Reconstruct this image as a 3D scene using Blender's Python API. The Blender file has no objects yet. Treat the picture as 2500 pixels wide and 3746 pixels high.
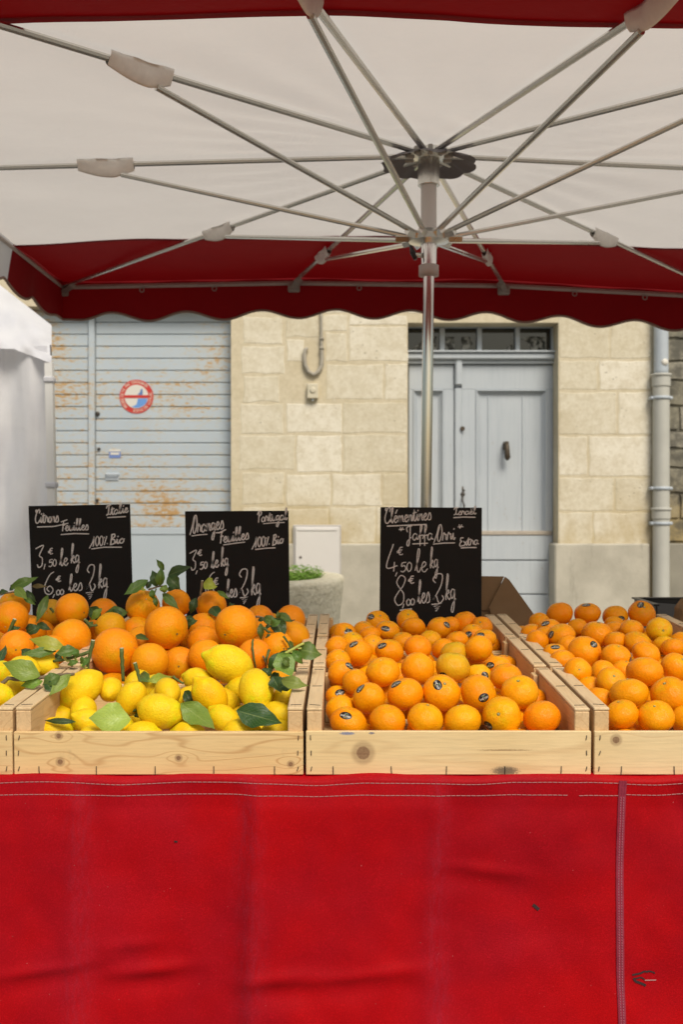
import bpy, bmesh, math, random
from mathutils import Vector, Matrix, Quaternion, noise as mn
from math import sin, cos, pi, sqrt, exp, radians, atan2

# ------------------------------------------------------------------ camera, sky, sun, exposure
S = bpy.context.scene
C = S.collection
H = 1.35                 # eye height
F = 3642.0               # focal length in photo pixels (2500 x 3746)
cam = bpy.data.cameras.new('camera'); camo = bpy.data.objects.new('camera', cam); C.objects.link(camo)
camo.location = (0, 0, H); camo.rotation_euler = (radians(90), 0, 0)
cam.sensor_fit = 'VERTICAL'; cam.sensor_height = 36; cam.lens = 35
cam.shift_y = -23 / 3746; cam.clip_start = 0.05; cam.clip_end = 400
cam.dof.use_dof = True; cam.dof.focus_distance = 1.95; cam.dof.aperture_fstop = 6.3
S.camera = camo
W = bpy.data.worlds.new('World'); S.world = W; W.use_nodes = True
wn = W.node_tree; bg = wn.nodes['Background']
sky = wn.nodes.new('ShaderNodeTexSky'); sky.sky_type = 'NISHITA'; sky.sun_disc = False
SUN_EL, SUN_AZ = radians(48), radians(158)       # azimuth clockwise from +Y: behind the camera, to the right
sky.sun_elevation = SUN_EL; sky.sun_rotation = SUN_AZ
sky.air_density = 1.6; sky.dust_density = 4.0; sky.ozone_density = 1.0
wn.links.new(sky.outputs[0], bg.inputs[0]); bg.inputs[1].default_value = 0.092
sl = bpy.data.lights.new('sun', 'SUN'); so = bpy.data.objects.new('sun', sl); C.objects.link(so)
sl.energy = 2.55; sl.angle = radians(25); sl.color = (1.0, 0.93, 0.80)
sd = Vector((sin(SUN_AZ) * cos(SUN_EL), cos(SUN_AZ) * cos(SUN_EL), sin(SUN_EL)))
so.rotation_euler = sd.to_track_quat('Z', 'Y').to_euler()
S.view_settings.view_transform = 'Standard'; S.view_settings.look = 'None'
S.view_settings.exposure = 0.1; S.view_settings.gamma = 1.0
S.cycles.use_denoising = True
S.cycles.max_bounces = 8; S.cycles.diffuse_bounces = 4; S.cycles.glossy_bounces = 3; S.cycles.transmission_bounces = 4
S.cycles.sample_clamp_indirect = 6.0

def P(px, py, d):
    return Vector(((px - 1250) / F * d, d, H + (1850 - py) / F * d))

# ------------------------------------------------------------------ object helpers
def tag(o, label=None, cat=None, group=None, kind=None):
    if label: o['label'] = label
    if cat: o['category'] = cat
    if group: o['group'] = group
    if kind: o['kind'] = kind
    return o
def empty(name, loc=(0, 0, 0), label=None, cat=None, group=None):
    o = bpy.data.objects.new(name, None); C.objects.link(o); o.location = loc; o.empty_display_size = .05
    return tag(o, label, cat, group)
def link(name, me, parent=None):
    o = bpy.data.objects.new(name, me); C.objects.link(o)
    if parent: o.parent = parent
    return o
class MB:
    """collects shapes for ONE mesh"""
    def __init__(s): s.v = []; s.f = []; s.mi = []; s.uv = {}; s.m = 0; s.sm = False; s.smf = []
    def add(s, vs, fs):
        b = len(s.v); s.v += [tuple(v) for v in vs]
        for f in fs:
            s.f.append([b + i for i in f]); s.mi.append(s.m); s.smf.append(s.sm)
        return b
    def box(s, x0, x1, y0, y1, z0, z1, M=None, bev=0.0):
        if bev > 0:
            b = min(bev, (x1-x0)*.4, (y1-y0)*.4, (z1-z0)*.4)
            bm = bmesh.new(); bmesh.ops.create_cube(bm, size=1)
            for v in bm.verts:
                v.co = Vector((x0 if v.co.x < 0 else x1, y0 if v.co.y < 0 else y1, z0 if v.co.z < 0 else z1))
            bmesh.ops.bevel(bm, geom=bm.edges[:], offset=b, segments=1, affect='EDGES')
            bm.verts.index_update()
            vs = [v.co.copy() for v in bm.verts]; fs = [[v.index for v in f.verts] for f in bm.faces]; bm.free()
        else:
            vs = [Vector(p) for p in ((x0,y0,z0),(x1,y0,z0),(x1,y1,z0),(x0,y1,z0),(x0,y0,z1),(x1,y0,z1),(x1,y1,z1),(x0,y1,z1))]
            fs = [(0,3,2,1),(4,5,6,7),(0,1,5,4),(1,2,6,5),(2,3,7,6),(3,0,4,7)]
        if M: vs = [M @ v for v in vs]
        s.add(vs, fs); return s
    def tube(s, pts, r, n=10, cap=True, flat=1.0, up=None):
        """tube along a polyline; r number or list; flat squashes one axis"""
        pts = [Vector(p) for p in pts]; k = len(pts)
        rs = r if isinstance(r, (list, tuple)) else [r] * k
        vs = []; prev = None
        for i, p in enumerate(pts):
            t = (pts[min(i+1, k-1)] - pts[max(i-1, 0)]).normalized()
            if prev is None:
                u = Vector(up) if up else (Vector((0,0,1)) if abs(t.z) < .9 else Vector((1,0,0)))
            else: u = prev
            a = (u - t * u.dot(t)).normalized(); b = t.cross(a); prev = a
            for j in range(n):
                q = 2*pi*j/n
                vs.append(p + (a*cos(q) + b*sin(q)*flat)*rs[i])
        fs = [(i*n+j, i*n+(j+1)%n, (i+1)*n+(j+1)%n, (i+1)*n+j) for i in range(k-1) for j in range(n)]
        if cap: fs += [tuple(range(n))[::-1], tuple(range((k-1)*n, k*n))]
        s.add(vs, fs); return s
    def lathe(s, prof, c=(0,0,0), n=24, M=None):
        """profile [(r, z)] around z"""
        if s.sm:      # a short ring by each corner keeps long smooth spans evenly shaded
            o = [prof[0]]
            for a, b in zip(prof, prof[1:]):
                if abs(b[1]-a[1]) > .05: o += [(a[0]+(b[0]-a[0])*.01, a[1]+(b[1]-a[1])*.01), (a[0]+(b[0]-a[0])*.99, a[1]+(b[1]-a[1])*.99)]
                o.append(b)
            prof = o
        vs = [Vector((r*cos(2*pi*j/n), r*sin(2*pi*j/n), z)) for r, z in prof for j in range(n)]
        if M: vs = [M @ v for v in vs]
        vs = [v + Vector(c) for v in vs]; k = len(prof)
        fs = [(i*n+j, i*n+(j+1)%n, (i+1)*n+(j+1)%n, (i+1)*n+j) for i in range(k-1) for j in range(n)]
        fs += [tuple(range(n))[::-1], tuple(range((k-1)*n, k*n))]
        s.add(vs, fs); return s
    def grid(s, fn, nu, nv):
        vs = [fn(i/nu, j/nv) for j in range(nv+1) for i in range(nu+1)]
        fs = [(j*(nu+1)+i, j*(nu+1)+i+1, (j+1)*(nu+1)+i+1, (j+1)*(nu+1)+i) for j in range(nv) for i in range(nu)]
        s.add(vs, fs); return s
    def slab(s, poly, off):
        """polygon thickened by vector off"""
        n = len(poly); off = Vector(off); vs = [Vector(p) for p in poly] + [Vector(p)+off for p in poly]
        s.add(vs, [tuple(range(n))[::-1], tuple(range(n, 2*n))] + [(i, (i+1)%n, n+(i+1)%n, n+i) for i in range(n)]); return s
    def build(s, name, mats, parent=None, smooth=None, origin=None, fixn=True):
        me = bpy.data.meshes.new(name)
        vs = s.v if origin is None else [(a-origin[0], b-origin[1], c-origin[2]) for a, b, c in s.v]
        me.from_pydata(vs, [], s.f)
        for m in (mats if isinstance(mats, (list, tuple)) else [mats]): me.materials.append(m)
        for p, i, q in zip(me.polygons, s.mi, s.smf):
            p.material_index = i; p.use_smooth = (q if smooth is None else smooth) and len(p.vertices) <= 4
        if fixn:
            bm = bmesh.new(); bm.from_mesh(me); bmesh.ops.recalc_face_normals(bm, faces=bm.faces[:]); bm.to_mesh(me); bm.free()
        me.update()
        o = link(name, me, parent)
        if origin is not None: o.location = origin
        return o
def rebase(o, loc):
    """move an Empty root to LOC while its children stay (children are built in world space)"""
    o.location = loc
    for ch in o.children: ch.location = Vector(ch.location) - Vector(loc)

# ------------------------------------------------------------------ node helpers
def srgb(r, g, b):
    f = lambda c: (c/255/12.92) if c <= 10 else ((c/255+.055)/1.055)**2.4
    return (f(r), f(g), f(b), 1)
class N:
    def __init__(s, name, rough=.6, spec=.5, metal=0.0):
        s.m = bpy.data.materials.new(name); s.m.use_nodes = True; s.t = s.m.node_tree; s.b = s.t.nodes['Principled BSDF']
        s.out = s.t.nodes['Material Output']
        s.b.inputs['Roughness'].default_value = rough; s.b.inputs['Metallic'].default_value = metal
        s.b.inputs['Specular IOR Level'].default_value = spec
    def n(s, ty, **kw):
        x = s.t.nodes.new('ShaderNode' + ty)
        for k, v in kw.items(): setattr(x, k, v)
        return x
    def put(s, sock, val):
        if hasattr(val, 'links') or isinstance(val, bpy.types.NodeSocket): s.t.links.new(val, sock)
        else: sock.default_value = val
    def coord(s, kind='Object'): return s.n('TexCoord').outputs[kind]
    def map(s, vec, sc=(1,1,1), loc=(0,0,0), rot=(0,0,0)):
        m = s.n('Mapping'); s.put(m.inputs['Vector'], vec); m.inputs['Scale'].default_value = sc
        m.inputs['Rotation'].default_value = rot
        s.put(m.inputs['Location'], loc); return m.outputs[0]
    def noise(s, vec, scale, detail=3, rough=.5, dist=0.0):
        x = s.n('TexNoise'); s.put(x.inputs['Vector'], vec); x.inputs['Scale'].default_value = scale
        x.inputs['Detail'].default_value = detail; x.inputs['Roughness'].default_value = rough; x.inputs['Distortion'].default_value = dist
        return x.outputs['Fac']
    def voro(s, vec, scale, feat='F1', out='Distance'):
        x = s.n('TexVoronoi', feature=feat); s.put(x.inputs['Vector'], vec); x.inputs['Scale'].default_value = scale; return x.outputs[out]
    def math(s, op, a, b=0.0, c=None, clamp=False):
        x = s.n('Math', operation=op, use_clamp=clamp); s.put(x.inputs[0], a); s.put(x.inputs[1], b)
        if c is not None: s.put(x.inputs[2], c)
        return x.outputs[0]
    def ramp(s, fac, stops, interp='LINEAR'):
        x = s.n('ValToRGB'); s.put(x.inputs[0], fac); e = x.color_ramp.elements; x.color_ramp.interpolation = interp
        while len(e) < len(stops): e.new(.5)
        for el, (p, c) in zip(e, stops):
            el.position = p; el.color = c if len(c) == 4 else (*c, 1)
        return x.outputs[0]
    def step(s, fac, a, b):
        x = s.n('MapRange'); s.put(x.inputs[0], fac); x.inputs[1].default_value = a; x.inputs[2].default_value = b
        x.interpolation_type = 'SMOOTHSTEP'; return x.outputs[0]
    def mix(s, fac, a, b, mode='MIX'):
        x = s.n('Mix', data_type='RGBA', blend_type=mode); s.put(x.inputs[0], fac)
        s.put(x.inputs[6], a if not isinstance(a, tuple) or len(a) == 4 else (*a, 1))
        s.put(x.inputs[7], b if not isinstance(b, tuple) or len(b) == 4 else (*b, 1)); return x.outputs[2]
    def sep(s, vec):
        x = s.n('SeparateXYZ'); s.put(x.inputs[0], vec); return x.outputs
    def comb(s, a, b, c):
        x = s.n('CombineXYZ'); s.put(x.inputs[0], a); s.put(x.inputs[1], b); s.put(x.inputs[2], c); return x.outputs[0]
    def col(s, c): s.put(s.b.inputs['Base Color'], c); return s
    def rough(s, r): s.put(s.b.inputs['Roughness'], r); return s
    def bump(s, h, strength=.3, dist=.001):
        x = s.n('Bump'); s.put(x.inputs['Height'], h); x.inputs['Strength'].default_value = strength; x.inputs['Distance'].default_value = dist
        s.t.links.new(x.outputs[0], s.b.inputs['Normal']); s.nrm = x.outputs[0]; return s
    def trans(s, fac, col):
        """mix in a translucent lobe (cloth, leaves)"""
        t = s.n('BsdfTranslucent'); s.put(t.inputs[0], col); m = s.n('MixShader'); m.inputs[0].default_value = fac
        s.t.links.new(s.b.outputs[0], m.inputs[1]); s.t.links.new(t.outputs[0], m.inputs[2]); s.t.links.new(m.outputs[0], s.out.inputs[0]); return s
    def rnd(s): return s.n('ObjectInfo').outputs['Random']
    def ocol(s): return s.n('ObjectInfo').outputs['Color']
def plain(name, c, rough=.6, metal=0.0, spec=.5, nz=0.0, nscale=40):
    k = N(name, rough, spec, metal)
    if nz:
        f = k.noise(k.coord(), nscale, 4)
        k.col(k.mix(f, tuple(x*(1-nz) for x in c[:3]), tuple(min(1, x*(1+nz)) for x in c[:3])))
    else: k.col((*c[:3], 1))
    return k.m

# ------------------------------------------------------------------ materials
def m_cloth(name, c, c2, tr, trc, rough=.75, wr=.5):
    k = N(name, rough, .25); v = k.coord()
    f = k.noise(v, 3, 5, .6); cc = k.mix(k.step(f, .3, .7), c, c2)
    if tr > .3: cc = k.mix(k.math('MULTIPLY', k.step(k.noise(v, .9, 3), .45, .75), .4), cc, (c[0], c[1]*.93, c[2]*.84))
    k.col(cc)
    w = k.math('ADD', k.math('MULTIPLY', k.noise(k.map(v, (1, 1, 1)), 5, 4, .55, .8), 1.0), k.math('MULTIPLY', k.noise(v, 260, 1), .03))
    k.bump(w, wr, .012)
    if tr: k.trans(tr, trc)
    return k.m
M_WHITE = m_cloth('white_canvas', (.77, .75, .73), (.67, .645, .62), .50, (.80, .76, .72, 1), .75, 1.0)
M_RED = m_cloth('red_canvas', (.20, .0008, .004), (.17, .0008, .004), .15, (.34, .001, .003, 1))
M_TENT = m_cloth('gazebo_fabric', (.76, .77, .80), (.66, .67, .72), .25, (.8, .8, .85, 1))
M_TAPE = plain('binding_tape', (.30, .20, .16), .8, nz=.2)
M_STRAP = plain('grey_webbing', (.42, .37, .34), .7, nz=.2)
def m_metal(name, c, rough, met=1.0):
    k = N(name, rough, .5, met); v = k.coord()
    f = k.noise(v, 4, 2)
    k.col(k.mix(f, tuple(x*.85 for x in c), c)); k.rough(k.math('MULTIPLY_ADD', f, .2, rough-.1)); return k.m
M_ALU = m_metal('anodised_aluminium', (.80, .79, .74), .24, .9)
M_STEEL = m_metal('polished_pole', (.88, .87, .86), .15)
M_PATCH = plain('pocket_fabric', (.78, .75, .71), .8, nz=.12, nscale=60)
M_PLASTIC_GREY = plain('grey_plastic', (.33, .31, .28), .5, nz=.1)
M_BLACKPL = plain('black_plastic', (.012, .012, .013), .35)
M_DARKCAP = plain('hub_cap_fabric', (.16, .15, .16), .8, nz=.25, nscale=25)

def m_skin(name, pore, bumps, rough, specks, ridge=0.0):
    k = N(name, rough, .18); v = k.coord(); oc = k.ocol(); r = k.rnd()
    vv = k.map(v, loc=k.comb(k.math('MULTIPLY', r, 37), k.math('MULTIPLY', r, 91), 0))
    big = k.noise(vv, 1.3, 2); c = k.mix(k.step(big, .3, .75), oc, k.mix(1.0, oc, (1.0, .86, .75), 'MULTIPLY'))
    # greener, paler shoulder round the stem
    z = k.sep(v)[2]; top = k.math('MULTIPLY', k.step(z, .55, 1.0), k.step(k.noise(vv, 2.2, 2), .35, .7))
    c = k.mix(k.math('MULTIPLY', top, .7), c, k.mix(1.0, oc, (.80, 1.22, .9), 'MULTIPLY'))
    pv = k.voro(vv, pore, 'F1')
    c = k.mix(k.math('MULTIPLY', k.step(pv, .30, .0), .12), c, k.mix(1.0, c, (.86, .70, .5), 'MULTIPLY'))
    sp = k.math('MULTIPLY', k.step(k.noise(vv, 9, 2), .70, .76), specks)
    c = k.mix(sp, c, (.33, .20, .10))
    k.col(c)
    k.rough(k.math('MULTIPLY_ADD', k.noise(vv, 4, 2), .25, rough-.12))
    h = k.math('ADD', k.math('MULTIPLY', pv, .5), k.math('MULTIPLY', k.noise(vv, pore*.45, 2), 1.2))
    h = k.math('ADD', h, k.math('MULTIPLY', k.noise(vv, 3.5, 2), bumps*6))
    k.bump(h, .20, .022); k.b.inputs['Subsurface Weight'].default_value = 0.0
    k.b.inputs['Coat Weight'].default_value = .0; k.b.inputs['Coat Roughness'].default_value = .3
    return k.m
M_CLEM = m_skin('clementine_peel', 22, .10, .27, .3)
M_ORANGE = m_skin('orange_peel', 26, .12, .36, .8)
M_LEMON = m_skin('lemon_peel', 18, .08, .36, .6)
M_CALYX = plain('calyx', (.16, .17, .05), .7, nz=.4, nscale=8)
M_CALYXC = plain('calyx_centre', (.50, .47, .25), .7)
M_NAVEL = plain('navel_scar', (.20, .10, .03), .8)
M_STK = [plain('sticker_black', (.012, .012, .014), .3), plain('sticker_white', (.62, .60, .55), .4),
         plain('sticker_green', (.12, .35, .08), .4), plain('sticker_gold', (.55, .40, .06), .4)]
def m_leaf():
    k = N('citrus_leaf', .42, .5); oc = k.ocol(); uv = k.n('UVMap').outputs[0]; x = k.sep(uv)
    d = k.math('ABSOLUTE', k.math('SUBTRACT', x[0], .5)); rib = k.step(d, .035, .008)
    w = k.n('TexWave'); w.inputs['Scale'].default_value = 3.2; w.inputs['Distortion'].default_value = .8; w.inputs['Detail'].default_value = 1
    k.put(w.inputs['Vector'], k.comb(k.math('ADD', x[1], k.math('MULTIPLY', d, -.8)), 0, 0))
    vein = k.math('MULTIPLY', k.step(w.outputs['Fac'], .86, .99), .28)
    f = k.noise(k.map(uv, (3, 4, 1)), 2.2, 3)
    c = k.mix(f, k.mix(1.0, oc, (.75, .80, .7), 'MULTIPLY'), k.mix(1.0, oc, (1.2, 1.12, 1.0), 'MULTIPLY'))
    pale = k.mix(.5, oc, (.42, .48, .16))
    c = k.mix(k.math('MAXIMUM', k.math('MULTIPLY', rib, .6), vein), c, pale)
    br = k.step(k.noise(uv, 7, 3), .68, .74); c = k.mix(k.math('MULTIPLY', br, .35), c, (.16, .10, .03))
    k.col(c); k.bump(k.math('ADD', k.math('MULTIPLY', vein, -1.5), f), .5, .0025); k.trans(.22, k.mix(1.0, oc, (1.3, 1.4, .6), 'MULTIPLY')); return k.m
M_LEAF = m_leaf()
M_TWIG = plain('green_twig', (.085, .12, .025), .7, nz=.4, nscale=120)
M_TWIGB = plain('brown_twig', (.16, .12, .07), .8, nz=.4, nscale=120)
M_TWIGY = plain('yellow_shoot', (.42, .46, .10), .6, nz=.2, nscale=120)
M_CUT = plain('cut_twig_end', (.55, .55, .38), .8)

def m_wood(name, axis, base=(.74, .55, .29), knots=(), seed=0.0, ringf=7.0, lines=.5, stains=()):
    """pine: contours of a stretched field; knots=(x, z, size) lift the field so the grain flows round them"""
    k = N(name, .62, .3); v = k.coord(); r = k.rnd()
    sx = [18, 18, 18]; sx[axis] = 2.2
    off = k.comb(k.math('MULTIPLY_ADD', r, 13, seed), k.math('MULTIPLY', r, 29), k.math('MULTIPLY', r, 7))
    p = k.map(v, tuple(sx), off)
    field = k.math('MULTIPLY', k.noise(p, 1.0, 2, .45, .3), 1.5)
    kn = None; xyz = k.sep(v); dark = None
    for (kx, kz, ks) in knots:
        dx = k.math('MULTIPLY', k.math('SUBTRACT', xyz[0], kx), .5 / ks); dz = k.math('MULTIPLY', k.math('SUBTRACT', xyz[2], kz), 1.0 / ks)
        wob = k.math('MULTIPLY', k.noise(v, 260, 2), .25)
        d2 = k.math('ADD', k.math('ADD', k.math('MULTIPLY', dx, dx), k.math('MULTIPLY', dz, dz)), wob)
        g = k.math('POWER', 2.718, k.math('MULTIPLY', d2, -.16))
        field = k.math('ADD', field, k.math('MULTIPLY', g, .22))
        dx2 = k.math('MULTIPLY', k.math('SUBTRACT', xyz[0], kx), 1.0 / ks)
        q = k.math('SQRT', k.math('ADD', k.math('ADD', k.math('MULTIPLY', dx2, dx2), k.math('MULTIPLY', dz, dz)), wob))
        core = k.step(q, 1.05, .75); ringk = k.math('MULTIPLY', k.math('MULTIPLY', k.step(q, 1.7, 1.1), .5), 1.0)
        cc = k.math('MAXIMUM', core, ringk); dark = cc if dark is None else k.math('MAXIMUM', dark, cc)
    w = k.math('ABSOLUTE', k.math('SUBTRACT', k.math('FRACT', k.math('MULTIPLY', field, ringf)), .5))
    line = k.math('MULTIPLY', k.step(w, .16, .0), k.math('MULTIPLY_ADD', k.noise(v, 6, 2), .9, .05))
    fib = [150, 150, 150]; fib[axis] = 9
    fine = k.noise(k.map(v, tuple(fib), off), 1.6, 3, .6)
    tone = k.noise(k.map(v, (5, 5, 5), off), 1.0, 2)
    b1 = (base[0]*.84, base[1]*.76, base[2]*.62); b2 = (min(1, base[0]*1.13), base[1]*1.16, base[2]*1.25)
    c = k.mix(tone, b1, b2); c = k.mix(k.math('MULTIPLY', k.step(fine, .35, .8), .40), c, tuple(x*.66 for x in base))
    c = k.mix(k.math('MULTIPLY', line, lines), c, (base[0]*.58, base[1]*.40, base[2]*.28))
    if dark is not None:
        c = k.mix(k.math('MULTIPLY', dark, k.math('MULTIPLY_ADD', k.noise(v, 300, 2), .35, .65)), c, (.16, .075, .04))
    for (sx_, sz_, wx_, wz_, colr) in stains:
        ex = k.math('MULTIPLY', k.math('SUBTRACT', xyz[0], sx_), 1/wx_); ez = k.math('MULTIPLY', k.math('SUBTRACT', xyz[2], sz_), 1/wz_)
        dd_ = k.math('ADD', k.math('ADD', k.math('MULTIPLY', ex, ex), k.math('MULTIPLY', ez, ez)), k.math('MULTIPLY', k.noise(k.map(v, (1, 1, 2)), 320, 3, .7), 1.6))
        c = k.mix(k.math('MULTIPLY', k.step(dd_, 1.5, .9), .8), c, colr)
    st = k.math('MULTIPLY', k.step(k.noise(k.map(v, (9, 9, 14), off), 1.7, 4, .65), .66, .80), .35)
    c = k.mix(st, c, (.20, .15, .10))
    k.col(c); k.bump(k.math('ADD', fine, k.math('MULTIPLY', line, -.6)), .30, .0012); return k.m
M_WX = m_wood('pine_board', 0); M_WY = m_wood('pine_side', 1, (.66, .46, .25)); M_WZ = m_wood('pine_post', 2, (.70, .50, .26))
M_WTOP = m_wood('pine_rail', 1, (.70, .54, .33))
M_STAPLE = plain('rusty_staple', (.10, .085, .07), .45, .6)
def m_card():
    k = N('cardboard', .8, .2); v = k.coord(); f = k.noise(v, 14, 4, .6); k.col(k.mix(f, (.21, .125, .06), (.30, .19, .10)))
    k.bump(k.noise(k.map(v, (400, 30, 30)), 1, 2), .15, .002); return k.m
M_CARD = m_card()
M_CHALK = plain('chalk_marker', (.72, .71, .69), .8, nz=.25, nscale=300)
def m_slate():
    k = N('blackboard_plastic', .6, .15); v = k.coord(); f = k.noise(v, 9, 5, .65)
    k.col(k.mix(f, (.008, .0075, .007), (.019, .017, .016))); sc = k.step(k.noise(k.map(v, (60, 60, 260)), 1.0, 3), .70, .80)
    k.rough(k.math('MULTIPLY_ADD', f, .2, .42)); return k.m
M_SLATE = m_slate()

def m_skirt():
    """PVC-coated red canvas: pale rubbed fold lines, scuffs, dirt"""
    k = N('red_tarpaulin', .60, .12); v = k.coord(); x, y, z = k.sep(v)[0:3]
    f = k.noise(v, 3.4, 4, .6); c = k.mix(k.step(f, .3, .7), (.44, .0008, .003), (.32, .0012, .007))
    wear = None
    for cx, wd in ((-.455, .030), (-.158, .034), (.168, .024)):
        d = k.math('ABSOLUTE', k.math('ADD', k.math('SUBTRACT', x, cx), k.math('MULTIPLY_ADD', k.noise(v, 9, 3), .05, -.025)))
        m = k.step(d, wd*1.3, 0.0); wear = m if wear is None else k.math('MAXIMUM', wear, m)
    grain = k.noise(k.map(v, (90, 90, 25)), 1.5, 4, .7)
    wear = k.math('MULTIPLY', wear, k.math('MULTIPLY_ADD', k.step(grain, .35, .75), .6, .12))
    c = k.mix(k.math('MULTIPLY', wear, .65), c, (.28, .016, .035))
    pur = k.math('MULTIPLY', k.step(k.noise(v, 2.2, 3), .48, .70), .30); c = k.mix(pur, c, (.30, .010, .030))
    sc = k.step(k.noise(k.map(v, (25, 25, 70)), 3, 3, .7), .73, .77); c = k.mix(k.math('MULTIPLY', sc, .35), c, (.20, .10, .10))
    sp = k.step(k.noise(v, 210, 1), .80, .84); c = k.mix(k.math('MULTIPLY', sp, .35), c, (.50, .22, .22))
    gr = k.noise(v, 420, 2, .7); c = k.mix(k.step(gr, .42, .75), k.mix(1.0, c, (.86, .86, .86), 'MULTIPLY'), k.mix(1.0, c, (1.14, 1.6, 1.5), 'MULTIPLY'))
    k.col(c); k.rough(k.math('MULTIPLY_ADD', f, .2, .50))
    k.bump(k.math('ADD', k.noise(v, 900, 1), k.math('MULTIPLY', k.noise(v, 12, 3), 2.0)), .22, .0012); return k.m
M_SKIRT = m_skirt()
M_THREAD = plain('pale_thread', (.42, .19, .19), .8)
M_SEAM = plain('mauve_seam', (.26, .030, .055), .9, spec=.1, nz=.35, nscale=90)
M_SMUDGE = plain('black_smudge', (.03, .012, .014), .8, nz=.5, nscale=200)

def m_stone(name, pale, mid, dark, pit=.5, grey=0.0):
    k = N(name, .9, .2); v = k.coord(); a = k.n('Attribute', attribute_name='tint').outputs['Fac']
    f = k.noise(v, 2.4, 6, .62); g = k.noise(v, 11, 5, .65)
    c = k.mix(k.step(k.math('ADD', k.math('MULTIPLY', f, .55), k.math('MULTIPLY', a, .45)), .22, .72), mid, pale)
    c = k.mix(k.math('MULTIPLY', k.step(g, .42, .72), .42), c, dark)
    fn = k.noise(v, 38, 4, .7); c = k.mix(k.math('MULTIPLY', k.step(fn, .45, .7), .38), c, dark); c = k.mix(k.math('MULTIPLY', k.step(fn, .50, .28), .30), c, (min(1, pale[0]*1.08), min(1, pale[1]*1.08), min(1, pale[2]*1.12)))
    pits = k.math('MULTIPLY', k.step(k.voro(k.map(v, (1, 1, 1.5)), 15), .16, .07), k.step(k.noise(v, 3.1, 3), .50, .66))
    c = k.mix(k.math('MULTIPLY', pits, pit), c, (.16, .13, .085))
    z = k.sep(v)[2]
    och = k.math('MULTIPLY', k.step(z, 1.75, 1.0), k.step(k.noise(k.map(v, (1, 1, .6)), 2.6, 4, .6), .36, .62))
    c = k.mix(k.math('MULTIPLY', och, .65), c, (.42, .31, .12))
    bl = k.step(k.noise(v, 1.3, 5, .65), .52, .68); c = k.mix(k.math('MULTIPLY', bl, .35), c, (.46, .385, .24))
    wh = k.step(k.noise(v, 5.5, 4, .7), .60, .72); c = k.mix(k.math('MULTIPLY', wh, .3), c, (.74, .70, .60))
    if grey:
        gg = k.step(k.noise(v, 5, 6, .7), .40, .60); c = k.mix(k.math('MULTIPLY', gg, grey), c, (.085, .082, .070))
    k.col(c); k.bump(k.math('ADD', k.math('MULTIPLY', g, 1.0), k.math('MULTIPLY', pits, -1.0)), .35, .008); return k.m
M_STONE = m_stone('limestone', (.76, .715, .60), (.64, .585, .45), (.50, .43, .29))
M_MORTAR = m_stone('lime_mortar', (.66, .59, .45), (.59, .52, .37), (.48, .41, .27), .3)
M_NEIGH = m_stone('mossy_stone', (.34, .32, .26), (.24, .225, .17), (.15, .14, .11), .8, .8)
def m_plinth():
    k = N('plinth_render', .9, .2); v = k.coord(); f = k.noise(v, 3, 5, .65); c = k.mix(k.step(f, .3, .7), (.40, .375, .31), (.52, .49, .41))
    st = k.step(k.noise(k.map(v, (5, 5, 1)), 2.0, 4, .7), .58, .72); c = k.mix(k.math('MULTIPLY', st, .45), c, (.24, .225, .185))
    k.col(c); k.bump(k.noise(v, 60, 4), .3, .004); return k.m
M_PLINTH = m_plinth()
def m_shutter(name, plainpart=False):
    k = N(name, .55, .35); v = k.coord(); z = k.sep(v)[2]; f = k.noise(v, 2.5, 4, .6)
    c = k.mix(f, (.40, .465, .52), (.49, .55, .595))
    if not plainpart:
        slat = k.math('FRACT', k.math('MULTIPLY', k.math('SUBTRACT', z, .055), 1/.0945))
        nz = k.noise(k.map(v, (13, 13, 34)), 1.5, 6, .72)
        area = k.math('MULTIPLY_ADD', k.noise(k.map(v, (1.2, 1.2, 1.7), (3.1, 0, 1.3)), 1.25, 3), 1.3, -.36)
        low = k.math('MULTIPLY', k.step(z, 2.3, 1.35), .08)
        edge = k.math('MULTIPLY', k.math('ABSOLUTE', k.math('SUBTRACT', slat, .5)), .16)
        q = k.math('ADD', k.math('ADD', k.math('ADD', nz, k.math('MULTIPLY', area, .50)), low), edge)
        q = k.math('ADD', q, k.math('MULTIPLY', k.step(k.sep(v)[0], -2.0, -2.5), .15))
        c = k.mix(k.math('MULTIPLY', k.step(q, .66, .84), .5), c, (.52, .45, .32))
        c = k.mix(k.math('MULTIPLY', k.step(q, .80, .90), .9), c, (.47, .27, .085))
        c = k.mix(k.math('MULTIPLY', k.step(q, .98, 1.15), .8), c, (.25, .11, .03))
    k.col(c); k.bump(k.noise(v, 30, 4), .12, .004); return k.m
M_SHUT = m_shutter('rusty_blue_shutter'); M_SHUTP = m_shutter('blue_sheet_metal', True)
M_GROOVE = plain('shutter_groove', (.26, .28, .29), .8, nz=.3, nscale=9)
def m_door():
    k = N('blue_door_paint', .6, .35); v = k.coord(); f = k.noise(v, 3, 4)
    c = k.mix(f, (.42, .465, .51), (.50, .54, .575)); st = k.noise(k.map(v, (45, 45, 2.5)), 1.2, 4, .65)
    c = k.mix(k.math('MULTIPLY', k.step(st, .45, .8), .4), c, (.32, .37, .42))
    ch = k.math('MULTIPLY', k.step(k.noise(k.map(v, (16, 16, 6)), 2.2, 4, .7), .66, .72), k.step(k.sep(v)[2], 2.6, 1.2))
    c = k.mix(k.math('MULTIPLY', ch, .7), c, (.30, .23, .16)); k.col(c); k.bump(st, .25, .003); return k.m
M_DOOR = m_door()
M_BAREWOOD = plain('worn_bare_wood', (.42, .37, .31), .8, nz=.25, nscale=30)
M_IRON = plain('dark_iron', (.07, .06, .05), .5, .5, nz=.4, nscale=60)
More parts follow.
